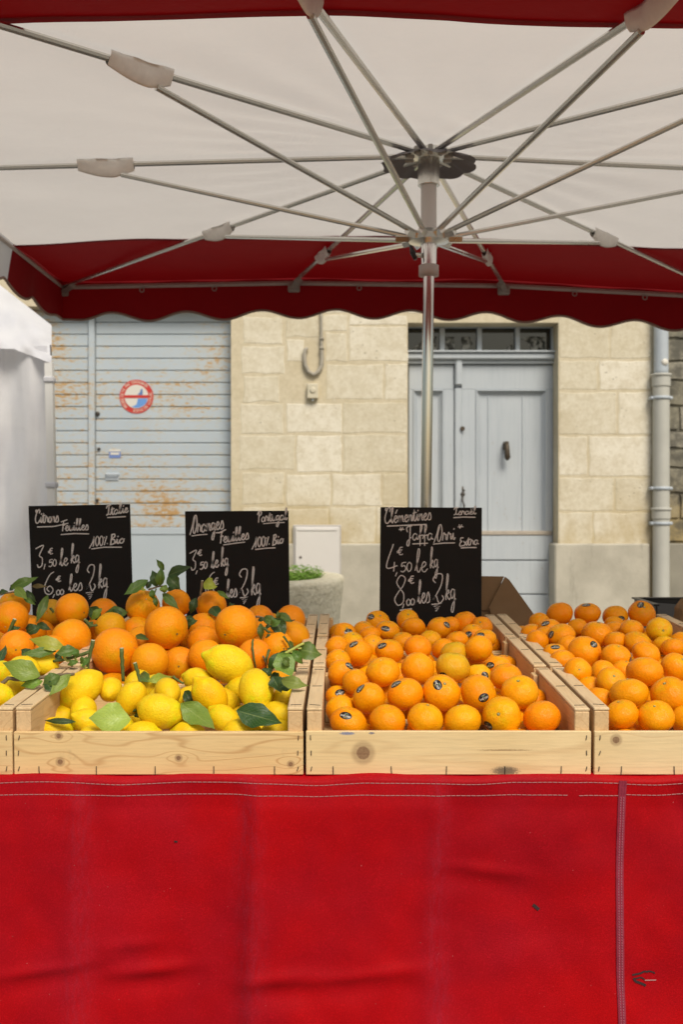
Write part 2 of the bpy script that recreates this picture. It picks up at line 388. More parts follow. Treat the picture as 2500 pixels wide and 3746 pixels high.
M_BRONZE = plain('tarnished_bronze', (.085, .065, .045), .55, .4, nz=.4, nscale=50)
def m_glass():
    k = N('dark_glass', .04, .9); k.col((.012, .013, .013, 1)); return k.m
M_GLASS = m_glass()
def m_pale_mottle():
    k = N('pale_mottle', .9, .1); v = k.coord(); f = k.noise(v, 26, 5, .7); k.col(k.mix(k.step(f, .42, .6), (.05, .05, .045), (.38, .38, .35))); return k.m
M_PALE_MOTTLE = m_pale_mottle()
M_PIPE = plain('cast_iron_paint', (.46, .46, .42), .6, nz=.12, nscale=7)
M_ZINC = plain('zinc_pipe', (.44, .49, .54), .5, .0, nz=.12, nscale=8)
M_BOXW = plain('meter_box_plastic', (.66, .64, .62), .5, nz=.05, nscale=6)
M_BELL = plain('cream_plastic', (.60, .55, .42), .5, nz=.08)
M_CONDUIT = plain('grey_conduit', (.36, .33, .27), .7, nz=.2, nscale=20)
def m_conc():
    k = N('roughcast_concrete', .92, .2); v = k.coord(); f = k.noise(v, 22, 5, .65); c = k.mix(k.step(f, .3, .7), (.56, .52, .39), (.72, .68, .54))
    k.col(c); k.bump(k.noise(v, 26, 4, .6), .7, .02); return k.m
M_CONC = m_conc()
M_SOIL = plain('soil', (.05, .035, .025), .95, nz=.5)
def m_herb():
    k = N('young_greens', .6, .3); v = k.coord(); f = k.noise(v, 30, 3); c = k.mix(f, (.09, .22, .03), (.28, .46, .07)); k.col(c); k.trans(.25, (.3, .5, .06, 1)); return k.m
M_HERB = m_herb()
def m_ground(name, a, b, sc):
    k = N(name, .9, .2); v = k.coord(); k.col(k.mix(k.noise(v, sc, 6, .7), a, b)); k.bump(k.noise(v, 160, 4), .4, .006); return k.m
M_ASPH = m_ground('stone_paving', (.19, .18, .16), (.27, .255, .225), 6); M_PAVE = m_ground('pavement_concrete', (.28, .27, .24), (.38, .36, .32), 4)
M_SIGNR = plain('sign_red', (.52, .035, .025), .5); M_SIGNW = plain('sign_white', (.66, .64, .58), .5); M_SIGNL = plain('sign_letter', (.72, .63, .52), .5)
M_TABLE = m_wood('trestle_wood', 0, (.40, .27, .15))

# ------------------------------------------------------------------ ground
g = MB(); g.add([(-150,-150,0),(150,-150,0),(150,150,0),(-150,150,0)], [(0,1,2,3)])
tag(g.build('ground', M_ASPH), kind='structure')
g = MB(); g.box(-12, 12, 6.95, 7.75, .004, .13, bev=.015); tag(g.build('pavement', M_PAVE), kind='structure')

# ------------------------------------------------------------------ house behind
DW = 7.8
def wx(px, d=DW): return (px-1250)/F*d
def wz(py, d=DW): return H + (1850-py)/F*d
XS1, XD0, XD1, XE = wx(845), wx(1493), wx(2045), wx(2398)
ZD = wz(1180)
house = empty('stone_house', (0, DW, 0), 'pale limestone house front with blue shutter and blue front door behind the stall', 'house')
w = MB(); w.m = 1
YB = DW + .0022
w.box(XS1, XD0, YB, DW+.55, 0, 6.2); w.box(XD1, XE, YB, DW+.55, 0, 6.2)
w.box(XD0, XD1, YB, DW+.55, ZD, 6.2); w.box(-7.5, XS1, YB, DW+.55, wz(1120), 6.2)
rng = random.Random(5)
blocks = []      # rectangles in photo pixels on the wall plane
def zb(x0, y0, x1, y1): blocks.append((800+x0/1.742, 1050+y0/1.742, 800+x1/1.742, 1050+y1/1.742))
for b in [(155,190,405,362),(145,374,420,552),(160,566,385,735),(140,744,410,935),(130,945,488,1165),(150,1180,418,1385),(150,1400,420,1630),
          (428,190,640,320),(434,335,545,478),(682,288,818,476),(655,180,820,280),(834,180,1205,240),(834,250,1205,472),(684,490,1052,716),(1064,488,1205,722),
          (434,742,788,928),(798,736,1202,930),(498,940,786,1182),(796,942,1200,1180),(432,1192,716,1400),(726,1190,1038,1392),(1048,1186,1196,1392),
          (432,1410,700,1630),(710,1402,1000,1630),(1010,1402,1196,1630)]: zb(*b)
def zr(x0, y0, x1, y1): blocks.append((1600+x0/1.742, 1050+y0/1.742, 1600+x1/1.742, 1050+y1/1.742))
for b in [(779,130,1100,455),(1110,130,1370,455),(779,468,1026,655),(1036,468,1370,655),(779,668,1150,940),(1160,668,1370,940),(779,950,960,1200),(970,950,1370,1206),
          (779,1216,1130,1425),(1140,1216,1370,1425),(779,1436,990,1645),(1000,1436,1370,1645)]: zr(*b)
for yy in range(5): # courses above the canopy line, rarely seen
    y1 = 1145 - yy*150; x = 850 + (yy % 2)*70
    while x < 2390:
        ww = rng.uniform(150, 240); blocks.append((x, y1-142, min(x+ww-6, 2394), y1)); x += ww
tints = {}
def block(mb, x0, z0, x1, z1, tint, yf):
    """a dressed stone with a worn, wavy outline"""
    b0 = len(mb.v); n = 7; ring = []
    def edge(a, b):
        for i in range(n): ring.append((a[0]+(b[0]-a[0])*i/n, a[1]+(b[1]-a[1])*i/n))
    cs = [(x0,z0),(x1,z0),(x1,z1),(x0,z1)]
    for i in range(4): edge(cs[i], cs[(i+1)%4])
    cx, cz = (x0+x1)/2, (z0+z1)/2; outer, inner = [], []
    for (x, z) in ring:
        q = Vector((x*3.1, z*3.1, tint*9)); o = .014*mn.noise(q*3) ; k2 = .93
        dx, dz = x-cx, z-cz; L = max(1e-6, sqrt(dx*dx+dz*dz))
        x2, z2 = x + dx/L*o, z + dz/L*o
        outer.append((x2, YB+.002, z2)); inner.append((x2-dx/L*(.007+.004*mn.noise(q*5)), yf+.0008*mn.noise(q*2), z2-dz/L*.010))
    m = len(ring); mb.add(outer+inner, [(i,(i+1)%m,m+(i+1)%m,m+i) for i in range(m)] + [tuple(range(m,2*m))])
    for i in range(b0, len(mb.v)): tints[i] = tint
w.m = 0
for (a, b, c, d) in blocks: block(w, wx(a), wz(d), wx(c), wz(b), rng.random(), DW)
wo = w.build('wall', [M_STONE, M_MORTAR], house); at = wo.data.attributes.new('tint', 'FLOAT', 'POINT')
for i in range(len(w.v)): at.data[i].value = tints.get(i, .35)
ZP = wz(1988)
for a_, b_ in ((XS1+.02, XD0-.005), (XD1-.035, wx(2378))):
    p = MB(); p.box(a_, b_, DW-.028, DW+.3, 0, ZP, bev=.012); p.build('plinth', M_PLINTH, house)
# garage shutter with a wicket door
DS = DW + .14
sh = MB(); zt = wz(1100, DS); x = zt
pitch = 44.2/F*DS; zbm = wz(1950, DS); i = 0; Z0 = wz(1180, DS)
zz = Z0 + pitch*2
rows = []
while zz - pitch > zbm: rows.append(zz); zz -= pitch
XL, XP0, XP1 = -3.6, wx(322, DS), wx(350, DS)
for z in rows:
    for (a, b) in ((XL, XP0), (XP1, XS1+.25)):
        sh.m = 0; sh.box(a, b, DS, DS+.02, z-pitch+.0055, z, bev=.004)
sh.m = 1; sh.box(XL, XS1+.25, DS+.012, DS+.03, zbm-.02, rows[0])
sho = sh.build('garage_shutter', [M_SHUT, M_GROOVE], house)
pl = MB(); pl.box(XL, XP0, DS+.004, DS+.03, .02, zbm); pl.box(XP1, XS1+.25, DS+.002, DS+.03, .02, zbm-.012); pl.box(XP1, XS1+.25, DS-.006, DS+.02, zbm-.012, zbm+.045, bev=.004); pl.build('bottom_sheet', M_SHUTP, sho)
po = MB(); po.box(XP0+.004, XP1-.006, DS-.022, DS+.02, .02, rows[0], bev=.006); po.build('mullion', M_SHUT, sho)
for (px, py, r) in ((357,1514,.018),(362,1643,.013),(356,1830,.012)):
    q = MB(); q.sm = True; q.lathe([(r*.2,0),(r,.002),(r,.016),(r*.6,.02)], (wx(px,DS), DS+.002, wz(py,DS)), 14, Matrix.Rotation(radians(90),4,'X')); q.build('lock', M_IRON, sho)
hd = MB(); hd.tube([P(388,1735,DS-.0), P(388,1735,DS-.03), P(432,1735,DS-.03), P(432,1735,DS)], .006, 8); hd.box(wx(385,DS), wx(434,DS), DS-.008, DS+.004, wz(1758,DS), wz(1731,DS), bev=.003); hd.build('handle', M_ZINC, sho)
lb = MB(); lb.box(wx(399,DS), wx(441,DS), DS-.004, DS+.002, wz(1675,DS), wz(1645,DS)); lb.m = 1; lb.box(wx(404,DS), wx(436,DS), DS-.006, DS-.003, wz(1664,DS), wz(1655,DS)); lb.m=1; lb.box(wx(399,DS), wx(441,DS), DS-.006, DS-.003, wz(1652,DS), wz(1644,DS))
lb.build('sticker', [plain('sticker_blue', (.16,.24,.52), .5), M_SIGNW], sho)
# front door
DD = DW + .20
dx = lambda px: wx(px, DD); dz = lambda py: wz(py, DD)
door = MB()
door.box(XD0-.02, XD1+.02, DD+.05, DD+.09, 0, ZD)                     # backing
def leaf_door(x0, x1, pan):
    door.box(x0, x1, DD, DD+.05, dz(1425)+.0, dz(1335), bev=.004)     # top rail
    door.box(x0, pan[0], DD, DD+.05, 0, dz(1425), bev=.004); door.box(pan[1], x1, DD, DD+.05, 0, dz(1425), bev=.004)
    for k, (o, yy) in enumerate(((.0, -.008), (.014, .010), (.028, .022))):
        z1 = dz(1425)-o; za = dz(1945)
        door.box(pan[0]+o, pan[1]-o, DD+yy, DD+.05, z1-.013, z1-.0005, bev=.003)
        door.box(pan[0]+o, pan[0]+o+.013, DD+yy, DD+.05, za, z1-.013, bev=.003); door.box(pan[1]-o-.013, pan[1]-o, DD+yy, DD+.05, za, z1-.013, bev=.003)
    door.box(pan[0]+.02, pan[1]-.02, DD+.030, DD+.05, dz(1945), dz(1425)-.02)
    for (za, zb_) in ((1958, 2048), (2052, 2172), (2176, 2330), (2334, 2470)):
        door.box(x0+.004, x1-.004, DD-.006, DD+.045, max(.0, dz(zb_)), dz(za), bev=.005)
leaf_door(dx(1497), dx(1662), (dx(1512), dx(1625)))
leaf_door(dx(1690), dx(2026), (dx(1742), dx(2002)))
for px in (1791, 1917): door.box(dx(px)-.010, dx(px)+.010, DD+.022, DD+.04, dz(1945), dz(1448), bev=.006)
do = door.build('front_door', M_DOOR, house)
q = MB(); q.box(dx(1664), dx(1690), DD-.022, DD+.03, 0, dz(1420), bev=.008); q.build('meeting_stile', M_DOOR, do)
q = MB(); q.box(dx(1665), dx(1691), DD-.045, DD+.0, dz(1412), dz(1302), bev=.012); q.build('drop_bracket', M_DOOR, do)
q = MB(); q.box(XD0, dx(2030), DD-.085, DD+.04, dz(1294), dz(1287), bev=.004); q.box(XD0, dx(2028), DD-.065, DD+.04, dz(1318), dz(1295), bev=.01); q.box(XD0, dx(2026), DD-.03, DD+.04, dz(1332), dz(1319), bev=.004)
q.build('transom_bar', M_DOOR, do)
q = MB(); q.box(dx(1700), dx(2020), DD-.014, DD+.03, dz(1957), dz(1942), bev=.004); q.build('lower_rail', M_BAREWOOD, do)
fr = MB(); fr.box(XD0-.01, dx(2030), DD-.01, DD+.05, dz(1199), ZD+.02)
for (a, b) in ((1610,1628),(1747,1764),(1887,1903),(2019,2034)): fr.box(dx(a), dx(b), DD-.012, DD+.045, dz(1287), dz(1199), bev=.004)
fo = fr.build('transom_frame', M_DOOR, do)
pale_patches = {0: [(1502,1285),(1560,1232),(1600,1228),(1604,1285)], 1: [(1632,1230),(1664,1230),(1664,1285),(1632,1285)], 3: [(1912,1238),(1940,1228),(1998,1230),(2000,1285),(1950,1285),(1936,1250)]}  # outlines of pale mottled patches laid over the front of the panes
for k, (a, b) in enumerate(((1497,1610),(1628,1747),(1764,1887),(1903,2019))):
    g_ = MB(); g_.box(dx(a), dx(b), DD+.034, DD+.040, dz(1287), dz(1199)); g_.m = 1
    if k in pale_patches: g_.slab([(wx(X, DD), DD+.0335, wz(Y, DD)) for X, Y in pale_patches[k]], (0, -.003, 0))
    if k == 1: g_.slab([(wx(X, DD), DD+.0335, wz(Y, DD)) for X, Y in [(1690,1230),(1722,1230),(1733,1255),(1720,1272),(1694,1280)]], (0, -.003, 0))
    if k == 2: g_.slab([(wx(X, DD), DD+.0335, wz(Y, DD)) for X, Y in [(1856,1285),(1860,1266),(1876,1256),(1885,1285)]], (0, -.003, 0))
    g_.build('pane', [M_GLASS, M_PALE_MOTTLE], fo)
kn = MB(); kn.sm = True
kn.lathe([(.005,0),(.019,.004),(.019,.012),(.010,.016),(.016,.02)], (dx(1692), DD-.02, dz(1569)), 16, Matrix.Rotation(radians(90),4,'X')); kn.build('lock_boss', M_BRONZE, do)
kn = MB(); kn.sm = True      # hand-shaped knocker hanging from a plate
kn.box(dx(1843), dx(1863), DD-.012, DD+.025, dz(1645), dz(1616), bev=.005)
kn.tube([(dx(1853),DD-.03,dz(1618)),(dx(1853),DD-.05,dz(1640)),(dx(1854),DD-.048,dz(1660)),(dx(1855),DD-.042,dz(1675)),(dx(1855),DD-.036,dz(1684))], [.017,.019,.022,.024,.010], 12)
kn.build('door_knocker', M_BRONZE, do)
kn = MB(); kn.sm = True
kn.box(dx(1689), dx(1697), DD-.012, DD+.01, dz(1812), dz(1780), bev=.003); kn.box(dx(1684), dx(1702), DD-.012, DD+.01, dz(1796), dz(1791), bev=.002)
kn.lathe([(.004,0),(.018,.006),(.018,.02),(.008,.026)], (dx(1693), DD-.005, dz(1808)), 14, Matrix.Rotation(radians(90),4,'X'))
kn.tube([(dx(1693),DD-.03,dz(1812)),(dx(1690),DD-.05,dz(1830)),(dx(1697),DD-.05,dz(1850)),(dx(1694),DD-.03,dz(1872))], .007, 8); kn.build('handle', M_IRON, do)
st = MB(); st.box(XD0+.002, XD1-.04, DW-.12, DD+.05, .13, .30, bev=.015); st.build('doorstep', M_PLINTH, house)
for ch in list(house.children): ch.location = (0, -DW, 0)

# neighbouring wall on the right
nb = MB(); nb.m = 1; nb.box(XE+.004, 8, DW+.03, DW+.6, 0, 6.2)
tints.clear(); nb.m = 0; z = 1.06; rr = random.Random(9)
while z < 3.4:
    hh = rr.uniform(.14, .24); x = XE+.01
    while x < 3.6:
        ww = rr.uniform(.18, .42); YB_ = YB; YB = DW+.032; block(nb, x+.006, z+.006, x+ww-.006, z+hh-.006, rr.random(), DW+.012); YB = YB_; x += ww
    z += hh
no = nb.build('neighbour_wall', [M_NEIGH, M_NEIGH]); at = no.data.attributes.new('tint', 'FLOAT', 'POINT')
for i in range(len(nb.v)): at.data[i].value = tints.get(i, .3)
tag(no, 'dark mossy rubble stone wall to the right of the drainpipe', 'wall')
q = MB(); q.box(XE+.012, 8, DW-.012, DW+.2, 0, ZP, bev=.01); q.build('plinth', plain('old_render', (.26,.245,.20), .9, nz=.3, nscale=6), no)

# drainpipe
dp = empty('drainpipe', (wx(2412), DW-.06, 0), 'beige cast-iron drainpipe with grey zinc upper length at right of the house', 'drainpipe')
def pipe(name, prof, m, par=None):
    q = MB(); q.sm = True; q.lathe(prof, (0,0,0), 24); return q.build(name, m, par or dp)
XC = wx(2412); zz = lambda py: wz(py)
lo = pipe('lower_pipe', [(.064,.13),(.064,zz(1985)),(.064,zz(1382))], M_PIPE)
for (a, b) in ((1372,1420),(1858,1900)):
    pipe('socket', [(.066,zz(b)),(.071,zz(b)+.01),(.071,zz(a)-.02),(.078,zz(a)-.018),(.078,zz(a)),(.070,zz(a)+.002)], M_PIPE)
pipe('upper_pipe', [(.055,zz(1374)),(.055,5.5)], M_ZINC)
for py in (1459, 1787, 1914):
    c_ = MB(); c_.sm = True; c_.lathe([(.066,zz(py)-.012),(.071,zz(py)-.012),(.071,zz(py)+.012),(.066,zz(py)+.012)], (0,0,0), 24); c_.box(-.085,-.06,-.02,.05,zz(py)-.012,zz(py)+.012,bev=.004); c_.box(.06,.085,-.02,.05,zz(py)-.012,zz(py)+.012,bev=.004)
    c_.build('clamp', M_ZINC, dp)
q = MB(); q.sm = True; q.lathe([(.001,0),(.027,.001),(.027,.002),(.001,.0025)], (.012,-.0545,zz(1332)), 20, Matrix.Rotation(radians(90),4,'X')); q.build('sticker', M_SIGNW, dp)

# meter box, bell box, conduit
mb_ = empty('meter_box', (wx(1160), DW-.03, wz(2000)), 'white square meter cabinet set in the wall above the planter', 'meter box')
q = MB(); q.box(wx(1073), wx(1249), DW-.035, DW+.10, wz(2180), wz(1920), bev=.006); q.build('frame', plain('grey_frame', (.45,.43,.41), .6), mb_)
q = MB(); q.box(wx(1081), wx(1243), DW-.052, DW-.0355, wz(2172), wz(1927), bev=.008); q.box(wx(1088), wx(1232), DW-.058, DW-.052, wz(1941), wz(1934), bev=.003); dr = q.build('door', M_BOXW, mb_)
q = MB(); q.sm=True; q.lathe([(.003,0),(.009,.002),(.009,.006),(.003,.007)], (wx(1101), DW-.052, wz(2037)), 12, Matrix.Rotation(radians(90),4,'X')); q.build('lock', M_IRON, dr)
for ch in mb_.children: ch.location = -Vector(mb_.location)
bb = empty('bell_box', (wx(1145), DW, wz(1435)), 'small cream bell box screwed to the limestone below the bent conduit', 'bell box')
q = MB(); q.box(wx(1125), wx(1165), DW-.05, DW+.01, wz(1460), wz(1405), bev=.006); q.build('case', M_BELL, bb)
q = MB(); q.sm=True; q.lathe([(.003,0),(.020,.001),(.024,.006),(.018,.010),(.003,.008)], (wx(1146), DW-.048, wz(1430)), 18, Matrix.Rotation(radians(90),4,'X')); q.build('dial', M_BELL, bb)
q = MB(); q.tube([(wx(1145),DW-.03,wz(1458)),(wx(1145),DW-.03,wz(1468))], .008, 8); q.build('cable_gland', M_ZINC, bb)
for ch in bb.children: ch.location = -Vector(bb.location)
cd = empty('conduit', (wx(1150), DW, wz(1300)), 'grey bent cable conduit looping down the limestone wall', 'conduit')
q = MB(); q.sm = True
pts = [(1176,1080),(1177,1180),(1177,1260),(1179,1310),(1177,1340),(1165,1362),(1148,1372),(1128,1360),(1117,1335),(1115,1305),(1117,1282),(1126,1274)]
q.tube([(wx(a), DW-.022, wz(b)) for a, b in pts], [.010,.010,.012,.016,.017,.017,.017,.017,.017,.016,.015,.014], 10); q.build('tube', M_CONDUIT, cd)
for py in (1240, 1275):
    q = MB(); q.box(wx(1170), wx(1186), DW-.042, DW+.004, wz(py)-.008, wz(py)+.008, bev=.003); q.build('clip', M_CONDUIT, cd)
for ch in cd.children: ch.location = -Vector(cd.location)

# no-parking sign
def glyph_mesh(txt, size):
    cu = bpy.data.curves.new('lettering', 'FONT'); cu.body = txt; cu.size = size; cu.align_x = 'CENTER'; cu.resolution_u = 2
    o = bpy.data.objects.new('lettering', cu); C.objects.link(o); dg = bpy.context.evaluated_depsgraph_get(); dg.update()
    me = o.evaluated_get(dg).to_mesh(); vs = [v.co.copy() for v in me.vertices]; fs = [list(p.vertices) for p in me.polygons]
    o.evaluated_get(dg).to_mesh_clear(); bpy.data.objects.remove(o); bpy.data.curves.remove(cu); return vs, fs
cxp, cyp, Rr = 499, 1451, 62/F*DS
sc_ = Vector((wx(cxp, DS), DS-.002, wz(cyp, DS)))
sg = empty('no_parking_sign', sc_, 'round red and white no-parking sign on the rusty blue shutter', 'sign')
RX = Matrix.Rotation(radians(90), 4, 'X') ; RY = Matrix.Rotation(radians(-2), 4, 'Y')
d_ = MB(); d_.m = 0; d_.lathe([(Rr,-.010),(Rr,.002)], (0,0,0), 48, RX)
d_.m = 1; d_.lathe([(Rr*.70,.0),(Rr*.70,.004)], (0,0,0), 48, RX)
d_.m = 0; d_.box(-Rr*.70, Rr*.70, -.0065, -.001, -Rr*.085, Rr*.085)
d_.m = 2   # blue shape of a parked vehicle in the right half, cut by the bar
def blob(pts): d_.slab([(a*Rr, -.0042, b*Rr) for a, b in pts], (0, -.001, 0))
blob([(.10,.10),(.36,.10),(.38,.22),(.37,.42),(.30,.46),(.24,.40),(.22,.25),(.10,.16)])
d_.m = 3; blob([(-.28,-.60),(.0,-.48),(.10,-.12),(.66,-.12),(.60,-.36),(.40,-.55),(.15,-.66),(-.05,-.66)])
d_.m = 4
for (txt, a0, a1, flip) in (('PRIERE DE NE PAS STATIONNER', 228, 42, False), ('SORTIE DE VOITURE', 256, 376, True)):
    n_ = len(txt)
    for i_, ch_ in enumerate(txt):
        if ch_ == ' ': continue
        a_ = radians(a0 + (a1-a0)*(i_+.5)/n_)
        vs, fs = glyph_mesh(ch_, Rr*.24); rad = Rr*(.775 if not flip else .925)
        rot = a_ - pi/2 if not flip else a_ + pi/2
        out = []
        for v in vs:
            xx, yy = v.x*cos(rot)-v.y*sin(rot) + rad*cos(a_), v.x*sin(rot)+v.y*cos(rot) + rad*sin(a_); out.append((xx, -.0028, yy))
        d_.add(out, fs)
d_.build('disc', [M_SIGNR, M_SIGNW, plain('sign_navy', (.10,.19,.42), .5), plain('sign_blue', (.13,.30,.66), .5), M_SIGNL], sg, fixn=False)

# planter
pc = Vector((wx(1000, 6.85), 6.85, 0)); ph = H-.482
plt = empty('planter', pc, 'round roughcast concrete planter of bright green seedlings against the house', 'planter')
q = MB(); q.sm = True
q.lathe([(.36,0),(.39,.02),(.46,.5),(.495,ph-.08),(.502,ph-.03),(.497,ph-.004),(.475,ph),(.355,ph-.002),(.335,ph-.012),(.325,ph-.05),(.30,ph-.07)], (0,0,0), 64)
for i_, v in enumerate(q.v):
    v = Vector(v); nn = mn.noise(v*9)*.012 + mn.noise(v*28)*.006; rad = Vector((v.x, v.y, 0)).normalized() if v.xy.length > .01 else Vector()
    q.v[i_] = tuple(v + rad*nn)
for i_, v in enumerate(q.v): q.v[i_] = (v[0]*.98, v[1]*1.36, v[2])
q.build('pot', M_CONC, plt)
q = MB(); q.lathe([(.30,ph-.10),(.35,ph-.035)], (0,0,0), 40)
for i_, v in enumerate(q.v): q.v[i_] = (v[0], v[1]*1.36, v[2])
q.build('soil', M_SOIL, plt)
q = MB(); rg = random.Random(3)
for i_ in range(6500):
    a_, r_ = rg.uniform(0, 2*pi), .355*sqrt(rg.random()); x_, y_ = r_*cos(a_), r_*sin(a_)*1.34
    den = mn.noise(Vector((x_*7, y_*7, 2)))
    if den < -.30: continue
    z_ = ph-.030 + rg.random()**2*.07*(1+den); s_ = rg.uniform(.008, .018); t_ = rg.uniform(0, 2*pi); tl = rg.uniform(-.6, .6)
    u = Vector((cos(t_), sin(t_), tl*.5))*s_; vv_ = Vector((-sin(t_), cos(t_), rg.uniform(-.5,.5)))*s_*.55; c_ = Vector((x_, y_, z_))
    q.add([c_-u, c_+vv_, c_+u, c_-vv_], [(0,1,2,3)])
q.build('seedlings', M_HERB, plt, fixn=False)

# white gazebo at the left
GZ = 5.45
gz = empty('gazebo', P(180, 1850, GZ) - Vector((0,0,H)), 'white pop-up gazebo with closed side wall beside the red umbrella', 'gazebo')
gl = Vector(gz.location)
def gp(px, py, d=GZ): return P(px, py, d) - gl
q = MB(); q.sm = True
def roofcloth(u, v):      # u: left -> right, v: top -> bottom
    top = (1010-180*0 , ) ; px = -420 + u*(188+420)
    yt = 1190 - (188-px)*.78 if px > -200 else 1190-(388)*.78
    yb_ = 1331 - max(0, (188-px))**.9*.62 if px > 60 else 1276 - (60-px)*.01
    py = yt + (yb_-yt)*v; d = GZ + (1-v)*.35*(1 if True else 0) - .03*sin(v*pi) + .018*sin(px*.021+v*5) + .016*sin(px*.05-v*9)*(v) + .03*mn.noise(Vector((px*.012, v*3+px*.01, 2)))
    return gp(px, py, d)
q.grid(roofcloth, 40, 22); ro = q.build('roof_cover', M_TENT, gz, smooth=True)
q = MB()
q.tube([gp(184,1262,GZ-.03), gp(186,1300,GZ-.02)], .004, 6); q.build('eyelet', M_IRON, ro)
q = MB(); q.sm = True
def side(u, v):
    px = -420 + u*(172+420); py = 1265 + v*1300
    return gp(px, py, GZ+.07 + .012*sin(px*.045+1.2*sin(v*3)) + .035*mn.noise(Vector((px*.012, v*4, 0))) + .012*mn.noise(Vector((px*.04, v*9, 0))))
q.grid(side, 60, 30); q.build('side_wall', M_TENT, gz, smooth=True)
lean = 10/F*GZ
q = MB(); tx = gp(172, 1331).x
for (x0, x1, yo) in ((-.016, .026, 0),):
    zt_, zbm_ = gp(0,1325).z, 0.0; q.add([(tx-.016,0,zt_),(tx+.026,0,zt_),(tx+.026,.042,zt_),(tx-.016,.042,zt_),(tx+.03,0,0),(tx+.072,0,0),(tx+.072,.042,0),(tx+.03,.042,0)], [(0,1,2,3),(7,6,5,4),(0,4,5,1),(1,5,6,2),(2,6,7,3),(3,7,4,0)])
q.m = 0; q.build('leg', plain('white_powder_coat', (.74,.74,.72), .45), gz)
for py in (1388, 1774):
    q = MB(); t_ = (gp(0,1325).z - gp(0,py).z)/gp(0,1325).z*.046; q.box(tx-.024+t_, tx+.034+t_, -.010, .05, gp(0,py).z-.016, gp(0,py).z+.016, bev=.006); q.build('strap', M_TENT, gz)
q = MB(); q.add([tuple(gp(-420,1265,GZ+.08)), tuple(gp(-420,1265,GZ+.08)+Vector((0,1.8,0))), tuple(gp(-420,2565,GZ+.08)+Vector((0,1.8,0))), tuple(gp(-420,2565,GZ+.08))], [(0,1,2,3)]); q.build('far_wall', M_TENT, gz)

# ------------------------------------------------------------------ market umbrella
UX, UY = .288, 3.28; HXu, HYu = 1.69, 1.72; ZH = H + 1.153
um = empty('market_umbrella', (UX, UY, 0), 'large square red and white market umbrella with aluminium ribs over the stall', 'umbrella')
ribs = [((-1,1),1.105),((-.312,1),1.126),((.312,1),1.112),((1,1),1.05),((1,0),1.077),((1,-1),1.02),((.312,-1),1.004),((-.312,-1),1.05),((-1,-1),1.02),((-1,0),1.110)]
def perim(u, v):     # square perimeter parameter 0..8 starting at back-left, clockwise seen from above
    m = max(abs(u), abs(v), 1e-9); u, v = u/m, v/m
    if v >= .99999: return 1+u
    if u >= .99999: return 3-v
    if v <= -.99999: return 5-u
    return 7+v
keys = sorted((perim(*r[0]), r[1]) for r in ribs)
def zedge(u, v):
    t = perim(u, v); ks = keys + [(keys[0][0]+8, keys[0][1])]
    if t < ks[0][0]: t += 8
    for (a, za), (b, zb_) in zip(ks, ks[1:]):
        if a <= t <= b: return za + (zb_-za)*(t-a)/(b-a), min((t-a), (b-t))/max(1e-6, (b-a))
    return ks[-1][1], 0
def roofz(u, v):
    m = max(abs(u), abs(v)); ze, tt = zedge(u, v)
    return 1.153 + (ze-1.153)*m, tt, m
def canopy_pt(x, y):        # local to umbrella base
    u, v = x/HXu, y/HYu; z, tt, m = roofz(u, v)
    wr = .011*mn.noise(Vector((x*2.3, y*2.3, 4))) + .006*mn.noise(Vector((x*1.5+y*4, y*1.2-x*3, 9))) + .006*sin(atan2(y, x)*34 + 6*mn.noise(Vector((x, y, 1)))) * exp(-((m-.22)/.22)**2)
    return Vector((x, y, H + z + .020 + wr - .012*tt*m))
def panel(name, y0, y1, mat, ny):
    q = MB(); q.sm = True
    q.grid(lambda a, b: canopy_pt(-HXu + 2*HXu*a, y0 + (y1-y0)*b), 72, ny); return q.build(name, mat, um, smooth=True)
YS0, YS1 = 2.232-UY, 4.27-UY
tag(panel('canopy_panel', -HYu, YS0, M_RED, 16), 'red front strip of the canopy')
tag(panel('canopy_panel', YS0, YS1, M_WHITE, 60), 'wide off-white middle strip of the canopy')
tag(panel('canopy_panel', YS1, HYu, M_RED, 18), 'red back strip of the canopy')
for ys in (YS0, YS1):
    q = MB(); q.sm = True
    def hem(a, b, ys=ys): pt = canopy_pt(-HXu+2*HXu*a, ys+(b-.5)*.03); return pt - Vector((0,0,.0035))
    q.grid(hem, 72, 1); q.build('hem', M_RED, um)
